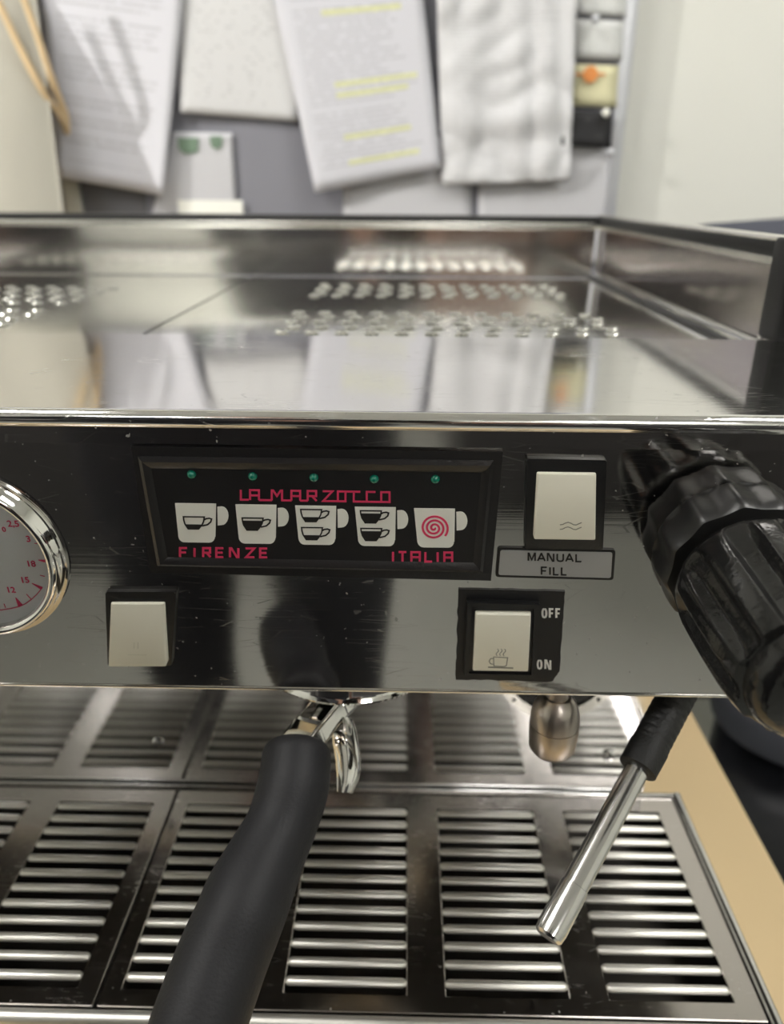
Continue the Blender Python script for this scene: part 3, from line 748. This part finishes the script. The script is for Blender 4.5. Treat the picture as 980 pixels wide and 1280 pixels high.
# ------------------------------------------------------------------ drip tray and grates
TZ = -.370
t = thing('drip_tray', 'stainless drip tray with rounded rim under the slotted grates', 'drip tray', (-.16, .32, WT))
TX0, TX1, TY0, TY1 = -.489, .1865, .2385, .3985
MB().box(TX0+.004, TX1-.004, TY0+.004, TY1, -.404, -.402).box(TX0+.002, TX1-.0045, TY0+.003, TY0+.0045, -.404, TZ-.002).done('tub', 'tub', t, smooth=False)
MB().box(TX1-.0045, TX1-.0030, TY0+.002, TY1, -.424, TZ-.001).box(TX0+.0030, TX0+.0045, TY0+.002, TY1, -.424, TZ-.001).box(TX0+.003, TX1-.003, TY0+.001, TY0+.0025, -.424, TZ-.001).box(TX0+.003, TX1-.003, TY1-.002, TY1, -.424, TZ-.001).done('skirt', 'splash', t, smooth=False)
MB().tube([(TX1-.0028, TY0+.002, TZ-.0003), (TX1-.0028, TY1, TZ-.0003)], .0028, 16).done('right_rim', 'wand', t)
MB().tube([(TX0+.0028, TY0+.002, TZ-.0003), (TX0+.0028, TY1, TZ-.0003)], .0028, 16).done('left_rim', 'wand', t)
MB().tube([(TX0, TY0+.0035, TZ-.0005), (TX1, TY0+.0035, TZ-.0005)], .0038, 16).done('front_rim', 'bar', t)
MB().box(TX0, TX1, TY1-.0028, TY1, TZ-.003, TZ+.0018, bev=.0006).done('rear_rim', 'wand', t)
for x in (-.45, .15):
    for y in (.26, .38): MB().lathe([(0, .010), (.006, .010)], axis_frame((x, y, WT), (0, 0, 1)), 24).done('foot', 'rubber', t)

YR0, YR1, NR = .2635, .3787, 12
PIT = (YR1-YR0)/(NR-1)
def grate(label, x0, x1, cols, y0=.2478, y1=.3950):
    g = thing('drip_grate', label, 'drip grate', (.5*(x0+x1), .32, TZ), 'slotted drip grates')
    xs = sorted([x0, x1]+[c for q in cols for c in q]); ys = [y0, YR0-PIT*.62, YR1+PIT*.40, y1]
    mb = MB()
    def cell(i, j): return not (j == 1 and any(abs(xs[i]-c[0]) < 1e-6 for c in cols))
    T = TZ; B_ = TZ-.0016
    for i in range(len(xs)-1):
        for j in range(3):
            if cell(i, j):
                v = [(xs[i], ys[j], T), (xs[i+1], ys[j], T), (xs[i+1], ys[j+1], T), (xs[i], ys[j+1], T)]
                mb.geo([V(q) for q in v], [(0, 1, 2, 3)])
    bmesh.ops.remove_doubles(mb.bm, verts=mb.bm.verts, dist=1e-5)
    ret = bmesh.ops.extrude_face_region(mb.bm, geom=list(mb.bm.faces))
    bmesh.ops.translate(mb.bm, verts=[q for q in ret['geom'] if isinstance(q, bmesh.types.BMVert)], vec=(0, 0, -.0016))
    bmesh.ops.bevel(mb.bm, geom=[e for e in mb.bm.edges if len(e.link_faces) == 2 and e.calc_face_angle(0) > 1], offset=.0004, segments=1, affect='EDGES')
    mb.done('plate', 'grate', g, smooth=False)
    # bar: pressed round-topped slat, shared mesh
    wv = cols[0][1]-cols[0][0]
    mb = MB(); K_ = 9; rows = []
    for x, s_ in ((-wv/2-.0002, .30), (-wv/2+.0006, .75), (-wv/2+.0020, 1), (wv/2-.0020, 1), (wv/2-.0006, .75), (wv/2+.0002, .30)):
        for k in range(K_):
            t_ = math.pi*k/(K_-1); rows.append(V((x, -.0025*math.copysign(abs(math.cos(t_))**.9, math.cos(t_))*s_, .0022*math.sin(t_)*s_-.0009)))
    mb.geo(rows, [(r_*K_+k, r_*K_+k+1, (r_+1)*K_+k+1, (r_+1)*K_+k) for r_ in range(5) for k in range(K_-1)]+[tuple(range(K_)), tuple(range(5*K_, 6*K_))]+[(r_*K_, (r_+1)*K_, (r_+1)*K_+K_-1, r_*K_+K_-1) for r_ in range(5)])
    b0 = mb.done('bar', 'bar', None, ang=60); first = True
    for c in cols:
        for k in range(NR):
            o = b0 if first else b0.copy()
            if not first: C.objects.link(o)
            first = False
            o.parent = g; o.location = V((.5*(c[0]+c[1]), YR0+PIT*k, TZ))-g.location
    return g
grate('wide slotted steel grate beneath the chrome group and steam wand', -.1485, .1802, [(-.1390+.0815*k, -.0773+.0815*k) for k in range(4)])
grate('slotted steel grate left of the long seam, cut by the frame', -.4790, -.1505, [(-.4680+.0815*k, -.4063+.0815*k) for k in range(4)])

# ------------------------------------------------------------------ portafilter
pf = thing('portafilter', 'chrome portafilter with long black rubber handle locked in the group', 'portafilter', (GC.x, GC.y, RIM))
MB().lathe([(0, .0368), (-.0035, .0366), (-.006, .0362), (-.0095, .0330), (-.0135, .0270), (-.016, .0180), (-.017, .006)], gfz(RIM), 80).done('basket_holder', 'chrome', pf, ang=50)
hp = [(371, 944, .3260, 43), (366, 985, .3175, 45), (352, 1030, .309, 44.5), (333, 1070, .3005, 48.5), (312, 1115, .2905, 54.5), (298, 1150, .283, 56), (277, 1200, .275, 58), (248, 1280, .262, 60), (240, 1305, .258, 59), (236, 1318, .256, 57)]
rows = []
for x, y, d, rp in hp:
    q = at_d(x, y, d); rows.append((*q, rp*d/FPX))
S = smoothpath(rows, 8)
P_ = [V(q[:3]) for q in S]; Rr = [q[3] for q in S]
d0 = (P_[0]-P_[1]).normalized(); d1 = (P_[-1]-P_[-2]).normalized()
P_ = [P_[0]+d0*.0060, P_[0]+d0*.0055, P_[0]+d0*.0042, P_[0]+d0*.0022]+P_+[P_[-1]+d1*.003, P_[-1]+d1*.0055, P_[-1]+d1*.007]
r0 = Rr[0]; r9 = Rr[-1]
Rr = [r0*.45, r0*.68, r0*.86, r0*.96]+Rr+[r9*.92, r9*.7, r9*.3]
MB().tube(P_, Rr, 48).done('handle', 'rubber', pf, ang=60)
q0 = P_[0]; nk = V((GC.x-.003, GC.y-.024, RIM-.0075))
neck = MB(); ax = (q0-nk).normalized(); side = ax.cross(V((0, 0, 1))).normalized(); up_ = side.cross(ax)
v = []
prof = [(-.0092, -.004), (-.0065, .0045), (.0065, .0045), (.0092, -.004), (.006, -.0085), (-.006, -.0085)]
for k, (t_, s_) in enumerate(((-.10, 1.15), (.25, 1.0), (.8, 1.0), (1.15, .95))):
    o_ = nk.lerp(q0, t_)
    for x, y in prof: v.append(o_+side*x*s_+up_*y*s_)
neck.geo(v, [(k*6+i, k*6+(i+1) % 6, (k+1)*6+(i+1) % 6, (k+1)*6+i) for k in range(3) for i in range(6)]+[tuple(range(6)), tuple(range(18, 24))])
bmesh.ops.bevel(neck.bm, geom=list(neck.bm.edges), offset=.0012, segments=3, affect='EDGES')
neck.done('neck', 'chrome', pf, ang=40)
# spout: boss and open channel
MB().lathe([(0, .008), (-.006, .0078), (-.009, .006)], gfz(RIM-.0165), 32).done('spout_boss', 'chrome', pf)
sp_pts = [(424, 906, .350, .0070), (427, 925, .345, .0075), (430, 945, .341, .0074), (431, 968, .337, .0068), (428, 990, .334, .0045)]
S = smoothpath([(*at_d(x, y, d), r_) for x, y, d, r_ in sp_pts], 6)
P_ = [V(q[:3]) for q in S]; nq = 12; v = []
for i, q in enumerate(P_):
    T = (P_[min(i+1, len(P_)-1)]-P_[max(i-1, 0)]).normalized(); n1 = V((-.85, -.35, .25)); n1 = (n1-T*n1.dot(T)).normalized(); n2 = T.cross(n1)
    for th in (1.0, .80):
        for j in range(nq+1):
            t_ = R(80+200*j/nq); v.append(q+(n1*math.cos(t_)+n2*math.sin(t_))*S[i][3]*th*1.0)
mb = MB(); w2 = 2*(nq+1); f = []
for i in range(len(P_)-1):
    for j in range(nq):
        a_ = i*w2+j; f.append((a_, a_+1, a_+w2+1, a_+w2)); a_ += nq+1; f.append((a_, a_+1, a_+w2+1, a_+w2))
    for j in (0, nq): f.append((i*w2+j, i*w2+nq+1+j, (i+1)*w2+nq+1+j, (i+1)*w2+j))
for i in (0, len(P_)-1): f += [(i*w2+j, i*w2+j+1, i*w2+nq+2+j, i*w2+nq+1+j) for j in range(nq)]
mb.geo(v, f); mb.done('spout', 'chrome', pf, ang=60)

# ------------------------------------------------------------------ pin board and papers
BDY = 1.2
bx = .2945
bd = thing('pin_board', 'grey felt pin board with aluminium frame hanging behind the machine', 'pin board', (-.2, BDY, -.3))
MB().box(-.9, bx-.004, BDY, BDY+.02, -.45, .62).done('felt', 'felt', bd, smooth=False)
MB().box(bx-.010, bx+.008, BDY-.006, BDY+.022, -.46, .63, bev=.003).box(-.915, -.895, BDY-.006, BDY+.022, -.46, .63, bev=.003).box(-.91, bx+.006, BDY-.005, BDY+.022, .615, .633, bev=.003).box(-.91, bx+.006, BDY-.005, BDY+.022, -.463, -.445, bev=.003).done('frame', 'alu', bd)
def sheet(name, quad, mat_, label, cat='paper', off=.004, curl=.006, crumple=0, nx=14, ny=18, group='papers pinned to the board', pin=None):
    """quad: pixel corners TL, TR, BR, BL as they fall on the board's plane"""
    Y_ = BDY-off
    c = [on_y(x, y, Y_) for x, y in quad]; mb = MB(); uvs = []
    vs = []
    for j in range(ny+1):
        for i in range(nx+1):
            u, v_ = i/nx, j/ny
            q = (c[0]*(1-u)+c[1]*u)*(1-v_)+(c[3]*(1-u)+c[2]*u)*v_
            d = curl*(v_**2)*(.6+.4*math.cos(u*5))
            if crumple:
                d += crumple*(.55*abs(noise.noise(V((u*4.3, v_*1.1, 1))))+.35*abs(noise.noise(V((u*3.0+v_*2, v_*5, 4))))+.14*abs(((u*3.7+.3*v_) % 1)-.5)+.12*abs(((v_*4.1+.2*u) % 1)-.5))
            vs.append(V((q.x, q.y-d, q.z))); uvs.append((u, 1-v_))
    bv = [mb.bm.verts.new(q) for q in vs]; ly = mb.bm.loops.layers.uv.new('UVMap')
    for j in range(ny):
        for i in range(nx):
            ids = (j*(nx+1)+i, (j+1)*(nx+1)+i, (j+1)*(nx+1)+i+1, j*(nx+1)+i+1)
            f_ = mb.bm.faces.new([bv[k] for k in ids])
            for lp_, k in zip(f_.loops, ids): lp_[ly].uv = uvs[k]
    o = mb.done(name, mat_, None, ang=60, org=(c[0]+c[2])/2)
    so = o.modifiers.new('thickness', 'SOLIDIFY'); so.thickness = .0004
    tag(o, label, cat, group)
    return o
W = (.62, .62, .67)
M['p1'] = print_mat('print_left', W, rows=40, density=.6, seed=1, gap=.47, bands=.4)
M['p2'] = print_mat('print_mid', (.62, .62, .63), rows=34, density=.42, seed=3, gap=.40, bands=.4, cols=18, hl=(.85, .62, .40), hlamt=.0)
M['p3'] = print_mat('print_highlight', W, rows=46, density=.6, seed=6, gap=.40, bands=.38, hl=(.72, .74, .32), hlamt=.75)
M['p4'] = print_mat('print_crumpled', (.66, .66, .68), rows=64, density=.6, seed=8, gap=.2, bands=.4, ink=(.4, .4, .42))
M['p5'] = print_mat('print_small', (.66, .67, .66), rows=14, density=.4, seed=11, gap=.45)
M['p6'] = print_mat('print_yellow', (.68, .65, .42), rows=12, density=.45, seed=12, gap=.5, ink=(.4, .35, .2))
M['p7'] = print_mat('print_black', (.02, .02, .022), rows=7, density=.4, seed=14, gap=.5, ink=(.35, .35, .35))
M['p8'] = print_mat('print_pale', (.56, .56, .59), rows=40, density=.4, seed=16, gap=.62)
M['orange'] = plain('orange_print', (.80, .30, .08), .6)
M['green'] = plain('photo_green', (.16, .24, .17), .6)
sheet('printed_sheet', [(36, -120), (238, -95), (207, 245), (80, 222)], 'p1', 'tilted printed sheet beside the cream cloth, half in its shadow', off=.012, curl=.02)
sheet('printed_sheet', [(222, -70), (392, -70), (373, 152), (227, 141)], 'p2', 'printed table sheet with columns, second from left on the board', off=.006)
sheet('printed_sheet', [(326, -80), (520, -90), (551, 211), (395, 241)], 'p3', 'printed sheet with yellow highlighter lines on the grey board', off=.014, curl=.012)
sheet('printed_sheet', [(544, -60), (722, -60), (711, 226), (553, 232)], 'p4', 'crumpled long printed sheet with deep creases', off=.010, curl=.004, crumple=.036, nx=30, ny=44)
sheet('small_card', [(718, -20), (784, -20), (782, 21), (716, 17)], 'p5', 'white card at the top right corner of the board', 'card', .005, .002, nx=4, ny=4, group='small cards by the board edge')
sheet('small_card', [(720, 24), (780, 26), (777, 75), (717, 73)], 'p5', 'white business card just above the yellow card', 'card', .005, .002, nx=4, ny=4, group='small cards by the board edge')
yc = sheet('small_card', [(716, 80), (773, 82), (770, 134), (713, 132)], 'p6', 'pale yellow card with an orange round mark', 'card', .005, .002, nx=4, ny=4, group='small cards by the board edge')
q = on_y(738, 93, BDY-.0085)-yc.location
mb = MB(); fr = frame(q, (1, 0, 0), (0, 0, 1), (0, -1, 0)); mb.prism(circle(0, 0, .010, 24), fr, 0, .0003).prism([(-.02, -.001), (.02, -.001), (.02, .0015), (-.02, .0015)], fr, 0, .0002)
o = mb.done('round_mark', 'orange', None); o.parent = yc
sheet('small_card', [(704, 138), (766, 140), (763, 186), (700, 181)], 'p7', 'black business card with pale print and a round pin', 'card', .014, .002, nx=4, ny=4, group='small cards by the board edge')
sheet('printed_sheet', [(600, 150), (768, 150), (765, 330), (596, 330)], 'p8', 'pale sheet low on the board under the black card', off=.003, curl=.002)
sheet('printed_sheet', [(430, 170), (590, 170), (588, 330), (428, 330)], 'p8', 'pale sheet low on the board behind the highlighted page', off=.003, curl=.002)
lf = sheet('leaflet', [(216, 165), (290, 166), (298, 300), (182, 300)], 'p8', 'small illustrated leaflet with green pictures low on the board', 'leaflet', .004, .002)
for x, y, w_, h_ in ((222, 172, .030, .018), (262, 170, .018, .014)):
    q = on_y(x, y, BDY-.0062)-lf.location; fr = frame(q, (1, 0, 0), (0, 0, -1), (0, -1, 0))
    o = MB().prism([(0, 0), (w_, 0), (w_*.9, h_), (w_*.3, h_*1.2), (0, h_*.8)], fr, 0, .0003).done('picture', 'green', None); o.parent = lf
q = on_y(222, 250, BDY-.0062)-lf.location
o = MB().box(0, .095, -.0004, 0, -.03, 0, lambda v_: q+v_).done('white_band', 'white', None); o.parent = lf
tag(MB().box(*[on_y(104, 250, BDY-.003).x, on_y(182, 250, BDY-.003).x], BDY-.0035, BDY-.001, -.09, on_y(140, 215, BDY).z).done('grey_sheet', plain('dark_grey_card', (.12, .12, .13), .8), smooth=False), 'dark grey sheet below the tilted left page', 'paper')
tag(MB().box(on_y(84, 250, BDY).x, on_y(104, 250, BDY).x, BDY-.012, BDY-.002, -.09, on_y(90, 190, BDY).z, bev=.003).done('cream_strip', plain('cream_strip', (.45, .44, .38), .8)), 'narrow cream strip beside the cream cloth', 'strip')
# push pins
for x, y, mt in ((757, 141, 'white'), (762, 191, 'alu'), (744, 24, 'alu')):
    q = on_y(x, y, BDY-.018); o = MB().lathe([(0, .0045), (.003, .0055), (.006, .0045), (.0075, .002)], axis_frame(q, (0, -1, 0)), 16).lathe([(-.018, .0008), (0, .0008)], axis_frame(q, (0, -1, 0)), 8).done('push_pin', mt)
    tag(o, {757: 'white round pin on the corner of the black card', 762: 'small silver pin just below the black card', 744: 'small silver pin between the two white cards'}[x], 'pin', 'pins on the board')

# cream cloth bag hanging at the left, with tan cord
bg = thing('cloth_bag', 'cream cloth bag hanging at the left edge with tan cord', 'bag', tuple(on_y(20, 260, 1.08)))
mb = MB(); nx, ny = 18, 24; vs = []
for s_ in (0, 1):
    for j in range(ny+1):
        for i in range(nx+1):
            u, v_ = i/nx, j/ny
            Yb = BDY-max(.012, -.022+.167*v_); l_ = on_y(-190, -150+v_*470, Yb); r_ = on_y(26+v_*60, -150+v_*470, Yb); q = l_.lerp(r_, u)
            th = .035*math.sqrt(max(0, 1-(2*u-1)**2))*(.5+.5*v_); d = th+.006*math.sin(u*16+v_*2)+.004*noise.noise(V((u*5, v_*5, 0)))
            vs.append(V((q.x, Yb-.5*d if s_ == 0 else min(Yb+.3*th, BDY-.002), q.z)))
m2 = (nx+1)*(ny+1); f = []
for s_ in (0, 1): f += [(s_*m2+j*(nx+1)+i, s_*m2+j*(nx+1)+i+1, s_*m2+(j+1)*(nx+1)+i+1, s_*m2+(j+1)*(nx+1)+i) for j in range(ny) for i in range(nx)]
for j in range(ny):
    for i in (0, nx): f.append((j*(nx+1)+i, (j+1)*(nx+1)+i, m2+(j+1)*(nx+1)+i, m2+j*(nx+1)+i))
for i in range(nx):
    for j in (0, ny): f.append((j*(nx+1)+i, j*(nx+1)+i+1, m2+j*(nx+1)+i+1, m2+j*(nx+1)+i))
mb.geo(vs, f); mb.done('bag_body', 'cloth', bg, ang=70)
for pts in ([(-12, -20), (20, 50), (50, 108), (78, 150), (84, 166)], [(14, -40), (38, 20), (62, 90), (80, 140), (84, 166)]):
    S = smoothpath([tuple(on_y(x, y, 1.155 if y > 150 else 1.145 if y > 120 else 1.122)) for x, y in pts], 6); MB().tube([V(q) for q in S], .0045, 12).done('cord', 'rope', bg)
MB().lathe([(0, .007), (.015, .008), (.03, .005)], axis_frame(on_y(76, 132, 1.158), on_y(84, 166, 1.158)-on_y(76, 132, 1.158)), 16).done('cord_knot', 'rope', bg)

# ------------------------------------------------------------------ black chair at the right
ch = thing('office_chair', 'black high-backed office chair standing right of the worktop', 'chair', (.62, .82, FL))
def shell(name, c, w_, h_, th, mat_, rot, bulge=.03, sz=.25, par=ch, nx=16, ny=16):
    """rounded cushion: centre c, axes from rot matrix"""
    mb = MB(); n_ = 4
    me_v = []
    for k in range(20):
        fi = -math.pi/2+math.pi*k/19
        for i in range(40):
            th_ = 2*math.pi*i/40
            def se(x, e): return math.copysign(abs(x)**e, x)
            x = se(math.cos(fi), .35)*se(math.cos(th_), sz*1.3); y = se(math.cos(fi), .35)*se(math.sin(th_), sz*1.3); z = se(math.sin(fi), .6)
            q = V((x*w_/2, y*h_/2, z*th/2+bulge*(x*x))); me_v.append(V(c)+rot@q)
    f_ = [(k*40+i, k*40+(i+1) % 40, (k+1)*40+(i+1) % 40, (k+1)*40+i) for k in range(19) for i in range(40)]
    mb.geo(me_v, f_); bmesh.ops.remove_doubles(mb.bm, verts=mb.bm.verts, dist=1e-4)
    return mb.done(name, mat_, par, ang=80)
Rs = Matrix.Rotation(R(-28), 3, 'Z')
shell('seat', (.70, .85, -.585), .56, .54, .10, 'chair2', Rs, .01)
shell('seat_base', (.70, .82, -.72), .56, .54, .17, 'chair', Rs, .0)
tp = on_y(828, 262, .98)
Rb = Matrix.Rotation(R(-4), 3, 'Y') @ Matrix.Rotation(R(-6), 3, 'Z') @ Matrix.Rotation(R(84), 3, 'X')
shell('backrest', (tp.x+.20, 1.00, -.022-.34), .52, .68, .07, 'chair2', Rb, .03, .3)
for sx in (-1, 1):
    q = V((.74, .80, 0))+Rs@V((sx*.30, 0, 0))
    S = smoothpath([(q.x, q.y+.18, -.64), (q.x, q.y+.16, -.50), (q.x, q.y+.10, -.455), (q.x, q.y-.12, -.455), (q.x, q.y-.17, -.50), (q.x, q.y-.10, -.66)], 6)
    MB().tube([V(s_) for s_ in S], .018, 16).done('armrest', 'chair', ch)
MB().lathe([(0, .035), (.30, .035), (.31, .06), (.36, .07)], axis_frame((.70, .84, FL+.08), (0, 0, 1)), 32).done('column', 'chair', ch)
for k in range(5):
    t_ = R(72*k+10); e_ = V((.70+.27*math.cos(t_), .84+.27*math.sin(t_), FL+.065))
    lg = MB().tube([V((.70, .84, FL+.10)), e_], [.028, .018], 12).done('leg', 'chair', ch)
    MB().lathe([(-.012, .02), (-.01, .027), (.01, .027), (.012, .02)], axis_frame(e_-V((0, 0, .038)), (-math.sin(t_), math.cos(t_), 0)), 24).done('castor', 'chair', lg)

ch.location.x += .022
# ------------------------------------------------------------------ the photographer (only mirrored in the steel)
def skin_mesh(name, nodes, edges, mat_, parent, root=0, sub=2):
    me = bpy.data.meshes.new(name); me.from_pydata([V(q[:3]) for q in nodes], edges, [])
    o = bpy.data.objects.new(name, me); C.objects.link(o)
    sk = o.modifiers.new('skin', 'SKIN'); sd = o.modifiers.new('sub', 'SUBSURF'); sd.levels = sd.render_levels = sub
    for i, q in enumerate(nodes):
        rr = q[3]; me.skin_vertices[0].data[i].radius = (rr, q[4] if len(q) > 4 else rr)
    me.skin_vertices[0].data[root].use_root = True
    bpy.context.view_layer.update()
    m2 = bpy.data.meshes.new_from_object(o.evaluated_get(bpy.context.evaluated_depsgraph_get()))
    bpy.data.objects.remove(o); m2.materials.clear(); m2.materials.append(M[mat_]); m2.shade_smooth()
    o = bpy.data.objects.new(name, m2); C.objects.link(o)
    o.parent = parent; o.location = -parent.location
    return o
PXc, PYc = -.20, -.30
pe = thing('person', 'person in black clothes holding up a phone, mirrored in the polished steel', 'person', (PXc, PYc, FL))
def body(k, inner):
    """k widens the clothing; inner adds head and hands"""
    n_ = [(PXc, PYc, -.32, .195*k, .11*k), (PXc, PYc+.01, -.10, .15*k, .10*k), (PXc, PYc+.01, .08, .16*k, .10*k), (PXc, PYc, .17, .12*k, .08*k)]
    e_ = [(0, 1), (1, 2), (2, 3)]
    for s_ in (-1, 1):
        b = len(n_)
        n_ += [(PXc+s_*.10, PYc, -.40, .105*k), (PXc+s_*.11, PYc+.02, -.74, .06*k), (PXc+s_*.11, PYc-.01, -1.10, .042*k)]
        e_ += [(0, b), (b, b+1), (b+1, b+2)]
        b = len(n_); hx = (.06 if s_ > 0 else -.09)
        n_ += [(PXc+s_*.19, PYc-.01, .13, .055*k), (PXc+s_*.25, PYc+.03, -.13, .045*k), (hx, -.10, -.06, .030*k)]
        e_ += [(3, b), (b, b+1), (b+1, b+2)]
        if inner:
            h = b+2; c_ = len(n_); n_ += [(hx*.98, -.060, -.045, .026, .014)]; e_ += [(h, c_)]
            for j, (dx, ln) in enumerate(((-.024, .026), (-.008, .032), (.008, .030), (.022, .024))):
                m = len(n_); n_ += [(hx+dx*.4-s_*.006, -.040, -.040+dx, .008), (hx-s_*(.012+ln*.4), -.026, -.036+dx, .0075)]; e_ += [(c_, m), (m, m+1)]
            m = len(n_); n_ += [(hx-s_*.014, -.070, -.030, .009), (hx-s_*.024, -.046, -.022, .008)]; e_ += [(c_, m), (m, m+1)]
    if inner:
        b = len(n_); n_ += [(PXc, PYc+.01, .24, .048), (PXc, PYc+.03, .30, .062, .07), (PXc, PYc+.03, .38, .075, .09), (PXc, PYc+.02, .44, .06, .07)]; e_ += [(3, b), (b, b+1), (b+1, b+2), (b+2, b+3)]
    else:
        b = len(n_); n_ += [(PXc, PYc+.005, .21, .062)]; e_ += [(3, b)]
    return n_, e_
n_, e_ = body(.9, True); skin_mesh('body', n_, e_, 'skin', pe)
n_, e_ = body(1.18, False); skin_mesh('clothing', n_, e_, 'cloth_black', pe)
for s_ in (-1, 1):
    q = V((PXc+s_*.030, PYc+.105, .365)); MB().lathe([(-.010, .001), (-.007, .008), (0, .0105), (.005, .009), (.008, .003)], axis_frame(q, (0, 1, -.2)), 16).done('eye', 'white', pe)
    q = V((PXc+s_*.072, PYc+.02, .355)); MB().lathe([(-.004, .012), (0, .024), (.006, .022), (.008, .010)], axis_frame(q, (s_, -.2, 0)), 16).done('ear', 'skin', pe)
MB().tube([V((PXc, PYc+.112, .362)), V((PXc, PYc+.130, .335)), V((PXc, PYc+.115, .328))], [.007, .012, .009], 12).done('nose', 'skin', pe)
MB().tube([V((PXc-.024, PYc+.108, .302)), V((PXc, PYc+.116, .300)), V((PXc+.024, PYc+.108, .302))], [.002, .006, .002], 10).done('mouth', 'red', pe)
MB().lathe([(-.05, .082), (0, .092), (.04, .088), (.08, .065), (.10, .03), (.105, .002)], axis_frame((PXc, PYc-.005, .39), (0, -.1, 1)), 32).done('hair', 'cab', pe)
for s_ in (-1, 1):
    MB().tube([V((PXc+s_*.11, PYc-.06, FL+.04)), V((PXc+s_*.11, PYc+.05, FL+.045)), V((PXc+s_*.115, PYc+.16, FL+.03))], [.035, .04, .03], 16).done('shoe', 'cab', pe)
ph = thing('phone', 'slim black phone held up in front of the person', 'phone', tuple(-FW*.012))
fr = frame(-FW*.006+UU*-.0, RR, UU, -FW)
MB().box(-.037, .037, -.115, .045, 0, .008, fr, bev=.003).done('phone_body', 'gloss', ph)
MB().box(-.034, .034, -.112, .042, .0079, .0084, fr).done('screen', 'ink', ph)
